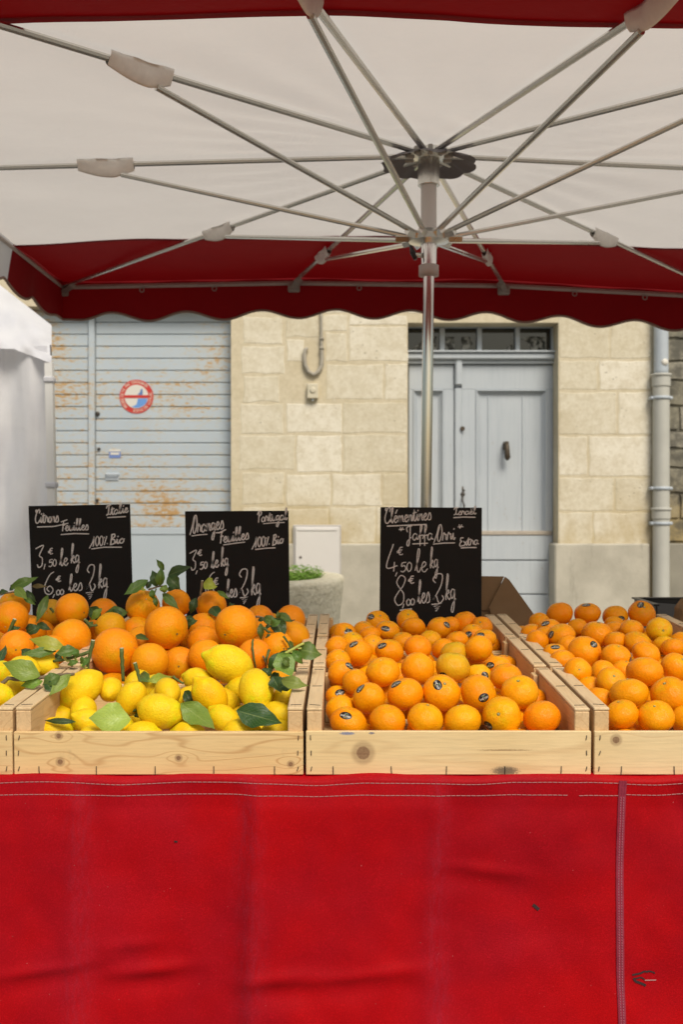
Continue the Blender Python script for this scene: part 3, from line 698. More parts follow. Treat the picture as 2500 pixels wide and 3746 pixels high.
# valances
def edge_pt(side, t):
    if side == 'back': x, y = -HXu+2*HXu*t, HYu
    elif side == 'front': x, y = HXu-2*HXu*t, -HYu
    elif side == 'left': x, y = -HXu, -HYu+2*HYu*t
    else: x, y = HXu, HYu-2*HYu*t
    z, tt, m = roofz(x/HXu, y/HYu); return Vector((x, y, H+z+.018))
OUT = {'back': Vector((0,1,0)), 'front': Vector((0,-1,0)), 'left': Vector((-1,0,0)), 'right': Vector((1,0,0))}
def val_drop(side, t):
    ph_ = {'back': -.055, 'left': .02, 'front': 0, 'right': 0}[side]; L = 2*HXu*t
    return .178 - .020*cos(2*pi*(L+ph_)/.378 + (pi if side == 'back' else 0)) + .012*mn.noise(Vector((L*.9, 3, 1)))
def valance(side, t0, t1, mat, n):
    o_ = OUT[side]; W2 = 2*(HXu if side in ('back', 'front') else HYu)
    def vp(a, b):
        t = t0+(t1-t0)*a; e = edge_pt(side, t); ck = min(1, min(t, 1-t)*W2/.22); ck = ck*ck*(3-2*ck); dr = (val_drop(side, t)*ck + .188*(1-ck))*b
        wv = (.012*sin(2*pi*t*2*HXu/.378*1.0+1) + .010*mn.noise(Vector((t*9, b, 5))))*b
        return e + Vector((0,0,.030*(1-b))) + o_*(.0015*ck+(.022*b*(1 if side!='back' else .6) + wv)*ck) - Vector((0,0,dr))
    q = MB(); q.sm = True; q.grid(vp, n, 10); va = q.build('valance', mat, um, smooth=True)
    q = MB(); q.sm = True; q.tube([vp(i_/n, 1.0) for i_ in range(n+1)], .0065, 6); q.build('binding', M_TAPE, va)
tb = (2*HYu - (HYu-YS1))/(2*HYu); tf = (YS0+HYu)/(2*HYu)
valance('back', 0, 1, M_RED, 160); valance('left', tb, 1, M_RED, 40); valance('left', tf, tb, M_WHITE, 80); valance('left', 0, tf, M_RED, 30)
valance('right', 0, 1-tb, M_RED, 40); valance('right', 1-tb, 1-tf, M_WHITE, 80); valance('right', 1-tf, 1, M_RED, 30); valance('front', 0, 1, M_RED, 120)
# frame
for sd_ in ('back', 'left', 'front', 'right'):
    q = MB(); q.tube([edge_pt(sd_, i_/30) - Vector((0,0,.026)) for i_ in range(31)], .011, 4, flat=.5); q.build('edge_bar', M_STRAP, um)
for px in (520, 785, 1315, 2103, 2360):
    t = ((px-1250)/F*5 - UX + HXu)/(2*HXu); e = edge_pt('back', t) - Vector((0, .008, .048))
    q = MB(); q.tube([e + Vector((.011*cos(a_*pi/6), 0, .011*sin(a_*pi/6))) for a_ in range(13)], .0028, 6, cap=False); q.build('ring', M_PLASTIC_GREY, um)
ZS = H + .8826       # slider height
for (uv_, ze) in ribs:
    ex = Vector((uv_[0]*HXu, uv_[1]*HYu, H+ze-.004)); h0 = Vector((0,0,ZH-.002)); L = (ex-h0).length; dirh = Vector((ex.x, ex.y, 0)).normalized()
    a_ = h0 + dirh*.055; b_ = ex - dirh*.01
    q = MB(); q.tube([a_, a_.lerp(b_, .5), b_], .0088, 8, flat=1.25); q.build('rib', M_ALU, um)
    rad = 1.13 if abs(uv_[0]) == abs(uv_[1]) else 1.065 if uv_[1] == 0 else 1.26
    pk = h0.lerp(ex, rad/L); s0 = Vector((0,0,ZS)) + dirh*.05; pj = pk - Vector((0,0,.032)) - dirh*.05
    q = MB(); q.tube([s0, s0.lerp(pj, .5), pj], .0080, 8, flat=1.25); q.build('strut', M_ALU, um)
    q = MB(); q.tube([s0 - dirh*.014, s0 + dirh*.06 + (pj-s0).normalized()*.0], .0135, 4, flat=.9); q.build('joint', M_ALU, um)
    # fabric sleeve wrapped over the joint
    side_ = Vector((-dirh.y, dirh.x, 0)); ax = (ex-h0).normalized(); q = MB(); q.sm = True
    def sleeve(a, b, pk=pk, ax=ax, side_=side_):
        t = (a-.5)*.185; ang = -pi*1.18*.5 + b*pi*1.18 ; hang = .034 + .014*sin(a*pi)*1.0 - .02*abs(a-.35)
        w_ = .015 + .006*mn.noise(Vector((a*4, b*4, pk.x)))
        s_ = sin(ang); c_ = cos(ang)
        return pk + ax*t + side_*(w_*s_) + Vector((0,0, .016 - hang*max(0, c_)*1.0 - .012*(1-abs(s_))))
    q.grid(sleeve, 14, 14); q.build('pocket', M_PATCH, um, smooth=True)
    # end bracket
    q = MB(); q.tube([ex - dirh*.10 - Vector((0,0,.012)), ex - Vector((0,0,.03))], .016, 4, flat=1.3); q.box(-.03+ex.x, .03+ex.x, -.02+ex.y, .012+ex.y, ex.z-.05, ex.z-.012, bev=.006); q.build('bracket', M_PLASTIC_GREY, um)
q = MB(); q.sm = True; q.lathe([(.034,ZH-.10),(.036,ZH-.098),(.036,ZH-.012),(.050,ZH-.010),(.074,ZH-.008),(.074,ZH+.010),(.03,ZH+.014)], n=28); q.build('top_hub', M_ALU, um, smooth=False)
for a_ in range(10):
    an = a_*pi/5+.3; q = MB(); q.box(.052,.08,-.008,.008,ZH-.016,ZH+.012, M=Matrix.Rotation(an,4,'Z'), bev=.003); q.build('lug', M_PLASTIC_GREY, um)
q = MB(); q.sm = True
def cap(a, b):
    an = a*2*pi; r_ = .03+.125*b; r_ += .006*sin(an*10)*b; zf = H + roofz(r_*cos(an)/HXu, r_*sin(an)/HYu)[0]
    return Vector((r_*cos(an), r_*sin(an), zf + .010 - .008*b - .024*b*b - .007*abs(sin(an*5))*b + .004*mn.noise(Vector((cos(an)*4, sin(an)*4, b*3)))))
q.grid(cap, 90, 10); q.build('hub_cap', M_DARKCAP, um, smooth=True)
q = MB(); q.sm = True; q.lathe([(.026,ZS-.02),(.026,ZH-.09)], n=24); q.build('upper_pole', m_metal('matte_pole', (.66,.61,.58), .5, .2), um)
q = MB(); q.sm = True; q.lathe([(.03,ZS-.022),(.066,ZS-.014),(.070,ZS+.004),(.045,ZS+.010),(.038,ZS+.024),(.027,ZS+.026)], n=28); q.build('slider_hub', M_ALU, um, smooth=False)
q = MB(); q.sm = True; q.lathe([(.026,H+.79),(.026,ZS-.02)], n=24); q.build('slider_sleeve', M_STEEL, um)
q = MB(); q.sm = True; q.lathe([(.027,H+.756),(.033,H+.757),(.033,H+.790),(.027,H+.793)], n=24); q.build('collar', plain('pale_collar', (.45,.38,.36), .5), um)
q = MB(); q.sm = True; q.tube([(-.024,-.012,H+.822),(-.05,-.02,H+.822)], .008, 10); kk = q.build('clamp_screw', M_ALU, um)
q = MB(); q.sm = True; q.tube([(-.062,-.022,H+.852),(-.054,-.022,H+.828),(-.045,-.022,H+.805)], [.004,.010,.006], 8); q.build('lever', M_BLACKPL, um)
q = MB(); q.sm = True; q.lathe([(.0185,H+.01),(.0185,H+.76)], n=24)
lp = MB(); lp.sm = True; lp.tube([(-.026+.026*i_/24, 0, .02+(H+.75)*i_/24) for i_ in range(25)], .0185, 32, cap=False); lp.build('lower_pole', M_STEEL, um)
q = MB(); q.box(-.20,.15,-.18,.18,.006,.03,bev=.006); q.build('base_plate', M_STEEL, um)
for ch in um.children: ch.location = (0, 0, 0)

# ------------------------------------------------------------------ table, skirt
Y0 = 1.7476; TS = .0412       # the display slopes up to the back
tilt = math.atan(TS); ZT0 = H - .4735
def tz(y): return ZT0 + (y-Y0)*TS
tb_ = empty('trestle_table', (0, 2.4, 0), 'sloping trestle table hidden behind the red skirt', 'table')
q = MB(); q.slab([(-1.5,Y0-.004,tz(Y0-.004)-.004),(1.5,Y0-.004,tz(Y0-.004)-.004),(1.5,3.2,tz(3.2)-.004),(-1.5,3.2,tz(3.2)-.004)], (0,0,-.025)); q.build('tabletop', M_TABLE, tb_)
for x_ in (-1.4, 1.4):
    for y_ in (1.85, 3.1):
        q = MB(); q.box(x_-.02, x_+.02, y_-.02, y_+.02, .002, tz(y_)-.03); q.build('leg', M_TABLE, tb_)
for ch in tb_.children: ch.location = (0,-2.4,0)
sk = empty('table_skirt', (0, Y0-.012, 0), 'red tarpaulin skirt with white stitching hanging from the front of the stall', 'table skirt')
ZTOP = H - .4735
def bump1(x, w): return exp(-(x/w)**2)
def sk_pt(x, z):
    h = ZTOP - z; y = -.012
    for cx, s_ in ((-.455, 1), (-.158, -1), (.168, 1)):
        w_ = cx + .006*sin(z*9)
        y += s_*.011*(1/(1+exp(-(x-w_)/.006)) - .5)*min(1, h/.05) - .006*bump1(x-w_, .02)*min(1, h/.05)
    for cx, cz, wx_, wz_, am in ((-.33, .335, .07, .012, .016), (-.52,.33,.09,.010,.010), (-.11, .345, .06, .012, .013), (.02,.34,.12,.010,.009), (.25, .16, .07, .012, .010), (-.36,.29,.05,.012,.008), (.12,.34,.04,.02,.010)):
        dz_ = h - cz + .12*(x-cx)*(1 if cx<.1 else -.9)
        y += .42*am*bump1(x-cx, wx_)*(-exp(-(dz_/wz_)**2) + exp(-((dz_-.025)/(wz_*1.8))**2)*.8)
    # diagonal drag lines to the right of the seam
    for k_, off in enumerate((.60, .70, .80)):
        dd = (x-off) - (h-.05)*.42; y += .008*exp(-(dd/.022)**2)*min(1, h/.06)*(1 if x > .49 else .15)
    y += .012*mn.noise(Vector((x*2.2, z*2.0, .3)))*min(1, h/.15) + .006*mn.noise(Vector((x*9, z*7, 1))) + .002*mn.noise(Vector((x*24, z*20, 1)))*min(1, h/.08)
    y += .0025*mn.noise(Vector((x*26, z*3, 2)))*bump1(h-.015, .03)
    zt_ = .0025*sin(x*21)+.002*mn.noise(Vector((x*12,0,0)))
    return Vector((x, y, z + zt_*bump1(h, .04)))
q = MB(); q.sm = True; q.grid(lambda a, b: sk_pt(-1.5+3.0*a, ZTOP - (ZTOP-.05)*b), 440, 150)
q.grid(lambda a, b: sk_pt(-1.5+3.0*a, ZTOP) + Vector((0, .09*b, .0005+.09*b*TS)), 440, 2)
sko = q.build('cloth', M_SKIRT, sk, smooth=True)
sm_ = sko.modifiers.new('weld', 'WELD'); sm_.merge_threshold = .0006
def stitches(z_of, x0, x1):
    q = MB(); x_ = x0
    while x_ < x1:
        a = sk_pt(x_, z_of(x_)); b = sk_pt(x_+.0075, z_of(x_+.0075)); o_ = Vector((0,-.0012,0)); dz_ = Vector((0,0,.0006))
        q.add([a+o_-dz_, b+o_-dz_, b+o_+dz_, a+o_+dz_], [(0,1,2,3)]); x_ += .0088
    q.build('stitching', M_THREAD, sk, fixn=False)
wob = lambda x: .0012*mn.noise(Vector((x*7, 1, 1)))
stitches(lambda x: ZTOP-.0065+wob(x)-.002*bump1(x-.02,.12), -1.2, .482); stitches(lambda x: ZTOP-.0075+wob(x), .495, 1.2)
stitches(lambda x: ZTOP-.0275-.0015*x+wob(x), -1.2, .385); stitches(lambda x: ZTOP-.0290+wob(x), .412, .482); stitches(lambda x: ZTOP-.0268+wob(x), .495, 1.2)
def sx_(z): return .489 + .004*sin(z*7) - .004*(ZTOP-z)
q = MB(); q.sm = True; q.grid(lambda a, b: sk_pt(sx_(ZTOP-.001-.6*b)+(a-.5)*.0135, ZTOP-.001-.6*b) + Vector((0,-.0016-.001*abs(sin(a*pi*3)),0)), 12, 110); q.build('seam_tape', M_SEAM, sk, smooth=True)
q = MB(); z_ = ZTOP-.03
while z_ > ZTOP-.55:
    for o_ in (-.0022, .0026):
        a = sk_pt(sx_(z_)+o_, z_) + Vector((0,-.0032,0)); q.add([a+Vector((-.0007,0,0)), a+Vector((.0007,0,0)), a+Vector((.0009,0,-.0032)), a+Vector((-.0005,0,-.0032))], [(0,1,2,3)])
    z_ -= .0046
q.build('seam_thread', plain('mauve_thread', (.38,.11,.15), .9), sk, fixn=False)
q = MB()     # scribbled mark and scuffs
def mark(pts, w_):
    pts = [sk_pt((X-1250)/F*1.735, H+(1850-Y)/F*1.735) + Vector((0,-.0014,0)) for X, Y in pts]
    for a, b in zip(pts, pts[1:]):
        d = (b-a).normalized(); n_ = Vector((-d.z, 0, d.x))*w_; q.add([a-n_, b-n_, b+n_, a+n_], [(0,1,2,3)])
mark([(2312,3561),(2340,3556),(2356,3548),(2372,3550)], .0016); mark([(2318,3572),(2324,3585),(2340,3590),(2362,3600)], .0022); mark([(2326,3574),(2345,3570),(2358,3578)], .0012)
q.build('smudge', M_SMUDGE, sk, fixn=False)
q = MB(); mark([(2370,3546),(2392,3552),(2394,3557)], .0012); q.build('smudge', M_SMUDGE, sk, fixn=False)
q = MB(); mark([(1952,3310),(1962,3318),(1974,3328)], .0028); q.build('scuff', M_SMUDGE, sk, fixn=False)
q = MB(); mark([(640,3072),(652,3074)], .0014); q.build('scuff', M_SMUDGE, sk, fixn=False)
q = MB(); mark([(2358,3581),(2400,3581)], .0010); q.build('scratch', M_THREAD, sk, fixn=False)
for ch in sk.children: ch.location = (0, 0, 0)

# ------------------------------------------------------------------ crates
CL = .37; CH = .118; FB = .078
cols = {'far_left': (-1.080, -.5785), 'lemon': (-.5755, -.0672), 'middle': (-.0624, .4385), 'right': (.4440, .930)}
RZ = Matrix.Rotation(tilt, 4, 'X')
crate_boards = {
 ('lemon', 0): m_wood('knotty_pine_board', 0, knots=((-.175, .070, .0055), (-.173, .024, .0060), (.035, .031, .0052), (.232, .020, .0050)), seed=3.0, ringf=8, base=(.74,.54,.27), lines=1.0),
 ('middle', 0): m_wood('pale_pine_board', 0, base=(.78,.61,.34), knots=((-.150, .040, .0150),), seed=8.0, ringf=2.6, lines=.4, stains=((-.178, .0745, .020, .004, (.10, .16, .34)), (-.135, .075, .008, .003, (.08, .10, .20)), (.100, .008, .034, .012, (.05, .05, .045)), (.10, .045, .07, .002, (.28, .17, .08)))),
 ('right', 0): m_wood('coarse_pine_board', 0, base=(.78,.62,.36), knots=((-.205, .063, .0078),), seed=1.0, ringf=4),
}
crate_lab = {
 ('far_left',0): 'front wooden crate of lemons cut by the left edge of the picture', ('lemon',0): 'front pine crate of lemons with knotty swirling grain on its front board',
 ('middle',0): 'front pine crate of clementines with one large round knot on its board', ('right',0): 'front pine crate of clementines with seam of the skirt just below it',
 ('far_left',1): 'second wooden crate behind the far-left lemons, buried under leafy oranges', ('lemon',1): 'second wooden crate directly behind the lemons, heaped with large oranges',
 ('middle',1): 'second clementine crate, between the knotted front crate and the one under the board', ('right',1): 'second clementine crate in the right-hand row, behind the coarse pale front board',
 ('far_left',2): 'back wooden crate of oranges in front of the lemon price board', ('lemon',2): 'back wooden crate of oranges in front of the orange price board',
 ('middle',2): 'back clementine crate in front of the clementine price board', ('right',2): 'back clementine crate beside the black plastic crate'}
CR = {}
def staple(par, x, z, ang, ln=.0085, y=-.0006):
    q = MB(); d = Vector((sin(ang), 0, cos(ang)))*ln*.5; q.tube([(x-d.x, y, z-d.z), (x+d.x*.2, y-.0006, z), (x+d.x, y, z+d.z)], .0008, 5); q.build('staple', M_STAPLE, par)
rc = random.Random(11)
for ci, (cn, (x0, x1)) in enumerate(cols.items()):
    for ri in range(3):
        y0 = Y0 + ri*(CL+.002); wd = x1-x0; cx = (x0+x1)/2
        cr = empty('fruit_crate', (cx, y0, tz(y0)), crate_lab[(cn, ri)], 'crate', 'wooden fruit crates on the stall'); cr.rotation_euler = (tilt, 0, 0); CR[(cn, ri)] = cr
        hw = wd/2; jz = rc.uniform(-.001, .001)
        q = MB(); q.box(-hw, hw, 0, .008, .001, FB+jz, bev=.0012); fbm = q.build('front_board', crate_boards.get((cn, ri), M_WX), cr)
        q = MB(); q.box(-hw, hw, CL-.008, CL, .001, FB-.002, bev=.0012); q.build('back_board', M_WX, cr)
        q = MB(); q.box(-hw+.002, hw-.002, .010, CL-.010, .001, .007); q.build('base', M_WX, cr)
        for s_ in (-1, 1):
            xa, xb = (-hw+.0015, -hw+.0275) if s_ < 0 else (hw-.0275, hw-.0015)
            zt_ = CH + rc.uniform(-.0015, .001)
            q = MB(); q.box(xa, xb, .0085, CL-.0085, .008, zt_-.006, bev=.0015); q.build('side_board', M_WY, cr)
            q = MB(); q.box(xa-.0005, xb+.0008, .0085, CL-.0085, zt_-.0055, zt_, bev=.0015)
            tr_ = q.build('top_rail', M_WTOP, cr)
            for (ya, yb) in ((.010, .030), (CL-.042, CL-.010)):
                q = MB(); xi = xb if s_ < 0 else xa-.012; q.box(xi+.0008, xi+.0112, ya, yb, .008, zt_-.010 if ya > .1 else FB-.012, bev=.0015); q.build('corner_post', M_WZ, cr)
            for yy in (.030, CL*.5, CL-.03):
                q = MB(); q.tube([(xa+.004, yy+rc.uniform(-.004,.004), zt_+.0004), (xb-.003, yy+rc.uniform(-.004,.004), zt_+.0004)], .0007, 5); q.build('staple', M_STAPLE, tr_)
        if ri == 0:
            for s_ in (-1, 1):
                for zz_ in (.012, .040, .067): staple(fbm, s_*(hw-.009)+rc.uniform(-.001,.001), zz_, rc.uniform(-.05,.35))
            for k_ in range(5): staple(fbm, -hw+.046+k_*(wd-.10)/4+rc.uniform(-.004,.004), .009, rc.uniform(-.08,.06), .015)

# ------------------------------------------------------------------ fruit shapes
def ushape(d, v):
    """radius of the unit fruit in direction d (variant v)"""
    th = math.acos(max(-1, min(1, d.z))); r = 1 - .085*exp(-(th/.26)**2) - .03*exp(-((pi-th)/.4)**2)
    an = atan2(d.y, d.x); r += .006*cos(an*9+v)*sin(th)*exp(-((th-.5)/.5)**2)
    r += .050*mn.noise(d*1.2+Vector((v*3.7, 0, 0))) + .016*mn.noise(d*3.3+Vector((0, v*5.1, 0))); return r
def uv_sphere(fn, nu=40, nv=26):
    q = MB(); vs = []
    for j in range(1, nv):
        th = pi*j/nv
        for i in range(nu):
            a = 2*pi*i/nu; vs.append(fn(Vector((sin(th)*cos(a), sin(th)*sin(a), cos(th)))))
    fs = [(j*nu+i, (j+1)*nu+i, (j+1)*nu+(i+1)%nu, j*nu+(i+1)%nu) for j in range(nv-2) for i in range(nu)]
    t = len(vs); vs += [fn(Vector((0,0,1))), fn(Vector((0,0,-1)))]
    fs += [(t, i, (i+1)%nu) for i in range(nu)] + [(t+1, (nv-2)*nu+(i+1)%nu, (nv-2)*nu+i) for i in range(nu)]
    q.add(vs, fs); return q
def mesh_of(q, name, mats):
    me = bpy.data.meshes.new(name); me.from_pydata(q.v, [], q.f)
    for m in mats: me.materials.append(m)
    for p, i in zip(me.polygons, q.mi): p.material_index = i; p.use_smooth = True
    me.update(); return me
CLEM = [mesh_of(uv_sphere(lambda d, v=v: d*ushape(d, v)), 'clementine', [M_CLEM]) for v in range(6)]
def oshape(d, v):
    th = math.acos(max(-1, min(1, d.z))); r = 1 - .04*exp(-(th/.2)**2)
    r += .025*mn.noise(d*1.1+Vector((v*2.9, 0, 7))) + .008*mn.noise(d*4+Vector((0, v*4, 7))); return r
ORNG = [mesh_of(uv_sphere(lambda d, v=v: d*oshape(d, v)), 'orange', [M_ORANGE]) for v in range(6)]
def ridged(d):
    th = math.acos(max(-1, min(1, d.z))); an = atan2(d.y, d.x)
    return d*(oshape(d, 9) - .05*abs(sin(an*3.5))**8*exp(-((th-.6)/.7)**2))
ORNG.append(mesh_of(uv_sphere(ridged, 64, 30), 'orange', [M_ORANGE]))
def lem(d, v):
    th = math.acos(max(-1, min(1, d.z))); z = d.z*1.36; s_ = sin(th)
    z += .20*exp(-(th/.26)**2) - .09*exp(-((pi-th)/.3)**2)
    r = 1 + .035*mn.noise(d*1.6+Vector((v*3, 1, 0))) + .018*mn.noise(d*4.5+Vector((1, v*3, 0)))
    neck = 1 - .10*exp(-((th-.42)/.2)**2)
    return Vector((d.x*neck*r, d.y*neck*r, z*r))
LEMN = [mesh_of(uv_sphere(lambda d, v=v: lem(d, v)), 'lemon', [M_LEMON]) for v in range(5)]
def disc_part(name, rad, z, mats, star=0):
    q = MB(); n = 20; vs = [(0,0,z+.012)] + [(rad*(1+star*cos(5*2*pi*i/n))*cos(2*pi*i/n), rad*(1+star*cos(5*2*pi*i/n))*sin(2*pi*i/n), z) for i in range(n)]
    q.add(vs, [(0, 1+i, 1+(i+1)%n) for i in range(n)])
    if len(mats) > 1:
        q.m = 1; q.add([(rad*.45*cos(2*pi*i/n), rad*.45*sin(2*pi*i/n), z+.02) for i in range(n)] + [(rad*.35*cos(2*pi*i/n), rad*.35*sin(2*pi*i/n), z+.045) for i in range(n)], [(i,(i+1)%n,n+(i+1)%n,n+i) for i in range(n)]+[tuple(range(n,2*n))])
    return mesh_of(q, name, mats)
CALYX = disc_part('calyx', .085, .935, [M_CALYX, M_CALYXC], .25); NAVEL = disc_part('navel', .050, .975, [M_NAVEL, M_CALYX])
LCAL = disc_part('calyx', .10, -1.29, [M_CALYX, M_CALYXC], .2)
for v in LCAL.vertices: v.co.z = -1.29 - (v.co.z + 1.29)
STK = ["111.........1..............", ]
def bitmap():
    W_, H_ = 29, 19; g_ = [[0]*W_ for _ in range(H_)]
    font = {'D':['110','101','101','101','110'],'a':['000','011','101','101','011'],'E':['111','100','110','100','111'],'l':['010','010','010','010','011'],'u':['000','101','101','101','111'],'x':['000','101','010','101','101']}
    x = 3
    for ch in 'DaElux':
        for r_, row in enumerate(font[ch]):
            for c_, b in enumerate(row):
                if b == '1':
                    for dy in (0,):
                        g_[8+r_][x+c_] = 1
        x += 4
    for c_ in range(10, 20): g_[4][c_] = 1 if c_ % 2 else 0
    for (a, b) in ((6,13),(6,14),(5,15),(6,16)): g_[a][b] = 2
    for (a, b) in ((15,11),(14,12),(16,12),(15,13),(15,15),(14,16),(15,18)): g_[a][b] = 3
    return g_
BM = bitmap()
def sticker(o, me_shape, ndir_local, roll, hw, hh):
    n_ = ndir_local.normalized(); t = Vector((0,0,1)).cross(n_)
    t = t.normalized() if t.length > .05 else Vector((1,0,0)); b = n_.cross(t)
    t, b = t*cos(roll)+b*sin(roll), b*cos(roll)-t*sin(roll)
    H_, W_ = len(BM), len(BM[0]); q = MB(); idx = {}
    def vid(i, j):
        if (i, j) not in idx:
            a = (i/W_-.5)*2; c_ = (.5-j/H_)*2; L = sqrt(a*a+c_*c_)
            if L > 1: a, c_ = a/L, c_/L
            d = (n_ + t*a*hw + b*c_*hh).normalized(); idx[(i, j)] = q.add([d*(me_shape(d)+.012)], [])
        return idx[(i, j)]
    for j in range(H_):
        for i in range(W_):
            a = ((i+.5)/W_-.5)*2; c_ = (.5-(j+.5)/H_)*2
            if a*a+c_*c_ > 1.04: continue
            f = [vid(i,j), vid(i,j+1), vid(i+1,j+1), vid(i+1,j)]; q.f.append(f); q.mi.append(BM[j][i] if a*a+c_*c_ < .92 else 0); q.smf.append(True)
    me = mesh_of(q, 'sticker', M_STK); return link('sticker', me, o)

# ------------------------------------------------------------------ fruit placement (measured in the photograph, given depth, then settled)
FR = []
def z4(x, y): return 1100+x/2.24, 2150+y/2.24
def z5(x, y): return 1700+x/1.96, 2150+y/1.96
def z1(x, y): return x/2.24, 1800+y/2.24
def z2(x, y): return 500+x/2.24, 1800+y/2.24
def z3(x, y): return x/1.3635, 2300+y/1.3635
SCL = {z4: 2.24, z5: 1.96, z1: 2.24, z2: 2.24, z3: 1.3635}
def interp(t, pts):
    if t <= pts[0][0]: return pts[0][1]
    for (a, va), (b, vb) in zip(pts, pts[1:]):
        if t <= b: return va+(vb-va)*(t-a)/(b-a)
    return pts[-1][1]
DEP = {'clementine': [(2255,2.72),(2300,2.52),(2380,2.27),(2450,2.06),(2535,1.905),(2622,1.815),(2660,1.80)],
       'orange': [(2195,2.66),(2220,2.60),(2290,2.40),(2380,2.25),(2430,2.20)],
       'lemon': [(2400,2.12),(2430,2.06),(2520,1.95),(2600,1.86),(2660,1.815)]}
def fruit(kind, zf, x, y, rx, ry, row, d=None, dd=0.0, **k):
    px, py = zf(x, y); s_ = SCL[zf]; d = (d or interp(py, DEP[kind])) + dd
    FR.append(dict(kind=kind, px=px, py=py, rx=rx/s_, ry=ry/s_, d=d, row=row, **k))
Cc = lambda *a, **k: fruit('clementine', *a, **k)
# middle column; st=(sx, sy, roll) sticker in units of the radius, cx=(sx, sy) stem button, g = greenness
Cc(z4,393,1105,158,128,'front',st=(-.16,-.58,.2)); Cc(z4,712,1090,148,130,'front'); Cc(z4,1023,1080,150,132,'front',g=.3); Cc(z4,1328,1090,152,132,'front',g=.55)
Cc(z5,268,920,140,120,'front',g=.5,cx=(-.33,-.30),st=(-.80,.42,.9)); Cc(z5,557,930,136,118,'front',red=.7)
Cc(z4,330,1000,105,110,'second',dd=.015,g=.2); Cc(z4,562,908,134,136,'second',st=(-.55,-.72,.7)); Cc(z4,857,872,150,132,'second',st=(-.58,-.70,.6)); Cc(z4,1156,860,157,133,'second',st=(-.30,-.62,.0),cx=(.15,-.72)); Cc(z4,1460,865,155,146,'second',st=(.15,.05,1.5)); Cc(z5,397,748,140,113,'second',g=.15,cx=(-.18,-.86))
Cc(z4,318,895,70,58,'second',dd=.06,st=(.05,-.5,.6))
Cc(z4,447,770,106,123,'third'); Cc(z4,675,690,150,114,'third',g=.35); Cc(z4,963,665,138,134,'third'); Cc(z4,1250,650,143,122,'third',g=.9,st=(-.65,.42,.9)); Cc(z4,1260,535,133,80,'third',g=1.2,dd=.06)
Cc(z5,100,625,88,72,'third',g=.9,dd=.04,st=(.40,-.10,2.0)); Cc(z5,300,640,122,92,'third',dd=-.01,red=.2); Cc(z5,243,565,106,76,'third',dd=.03,st=(-.72,-.20,.5))
Cc(z4,335,700,100,90,'fourth',dd=-.04,st=(.62,-.62,.2)); Cc(z4,310,605,75,72,'fourth',dd=.0,st=(.45,.08,.1)); Cc(z4,350,760,80,80,'third',dd=.04)
Cc(z4,470,535,116,106,'fourth',st=(-.32,-.74,.2)); Cc(z4,730,520,118,100,'fourth',st=(-.58,-.50,.8)); Cc(z4,962,488,116,98,'fourth',red=.3); Cc(z4,1170,500,95,85,'fourth',dd=.03); Cc(z4,1463,500,114,106,'fourth',g=.15,cx=(.1,.85))
Cc(z4,425,445,106,74,'fifth',g=.5); Cc(z4,300,490,60,60,'fifth'); Cc(z4,363,372,102,72,'fifth',st=(.40,-.25,.1),cx=(.25,-.66)); Cc(z4,592,472,72,56,'fifth',cx=(.1,-.6)); Cc(z4,570,390,68,50,'fifth')
Cc(z4,715,350,104,82,'fifth',st=(-.24,-.28,.0)); Cc(z4,928,325,104,80,'fifth',red=.3); Cc(z4,1138,330,101,90,'fifth',st=(.60,-.36,-.9)); Cc(z4,1062,430,72,60,'fifth',g=.3); Cc(z4,1285,430,85,62,'fifth'); Cc(z4,840,440,60,45,'fifth')
Cc(z5,62,332,82,70,'fifth',st=(-.55,-.05,1.0)); Cc(z5,150,362,78,62,'fifth',st=(-.55,-.42,.1))
Cc(z4,635,277,101,82,'top',st=(-.66,-.50,1.0),cx=(.25,-.72)); Cc(z4,880,262,102,70,'top',g=.25,cx=(0,-.7)); Cc(z4,1350,288,103,92,'top',red=.5); Cc(z4,520,350,60,50,'top',red=.3); Cc(z5,125,282,50,45,'top',red=.6); Cc(z4,1225,310,50,42,'top',red=.4)
# right column
R_ = dict(col='right')
Cc(z5,1130,908,120,102,'front',**R_); Cc(z5,1378,925,138,105,'front',g=.15,cx=(-.25,-.86),**R_); Cc(z5,1590,950,105,100,'front',**R_)
Cc(z5,1182,760,150,106,'second',**R_); Cc(z5,1475,772,140,126,'second',cx=(-.45,-.80),**R_); Cc(z5,895,720,70,58,'second',dd=.04,**R_); Cc(z5,975,800,65,52,'second',dd=.02,**R_)
Cc(z5,1057,672,111,88,'third',g=.15,cx=(.02,-.62),**R_); Cc(z5,1295,602,139,106,'third',red=.3,**R_); Cc(z5,1515,570,105,100,'third',cx=(.35,-.7),**R_); Cc(z5,1150,600,60,50,'third',dd=.05,**R_); Cc(z5,1000,612,97,72,'third',dd=.06,cx=(.3,-.5),**R_); Cc(z5,815,597,102,80,'third',g=.25,cx=(-.08,-.3),**R_)
Cc(z5,865,462,120,108,'fourth',st=(.45,-.62,-.6),**R_); Cc(z5,1090,495,109,90,'fourth',st=(.82,.20,1.1),**R_); Cc(z5,1305,470,119,70,'fourth',**R_); Cc(z5,1245,398,116,72,'fourth',dd=.05,g=.15,**R_); Cc(z5,1500,430,85,62,'fourth',**R_); Cc(z5,745,420,72,72,'fourth',dd=.04,**R_); Cc(z5,650,470,66,50,'fourth',st=(-.1,-.7,.1),**R_); Cc(z5,705,518,64,46,'fourth',red=.3,**R_)
Cc(z5,955,335,111,93,'fifth',red=.2,**R_); Cc(z5,695,342,106,82,'fifth',st=(-.88,-.12,1.2),**R_); Cc(z5,1440,412,90,62,'fifth',g=.7,st=(.50,-.42,-.2),**R_); Cc(z5,1075,305,66,50,'fifth',**R_); Cc(z5,1085,380,58,45,'fifth',**R_); Cc(z5,580,360,55,75,'fifth',**R_)
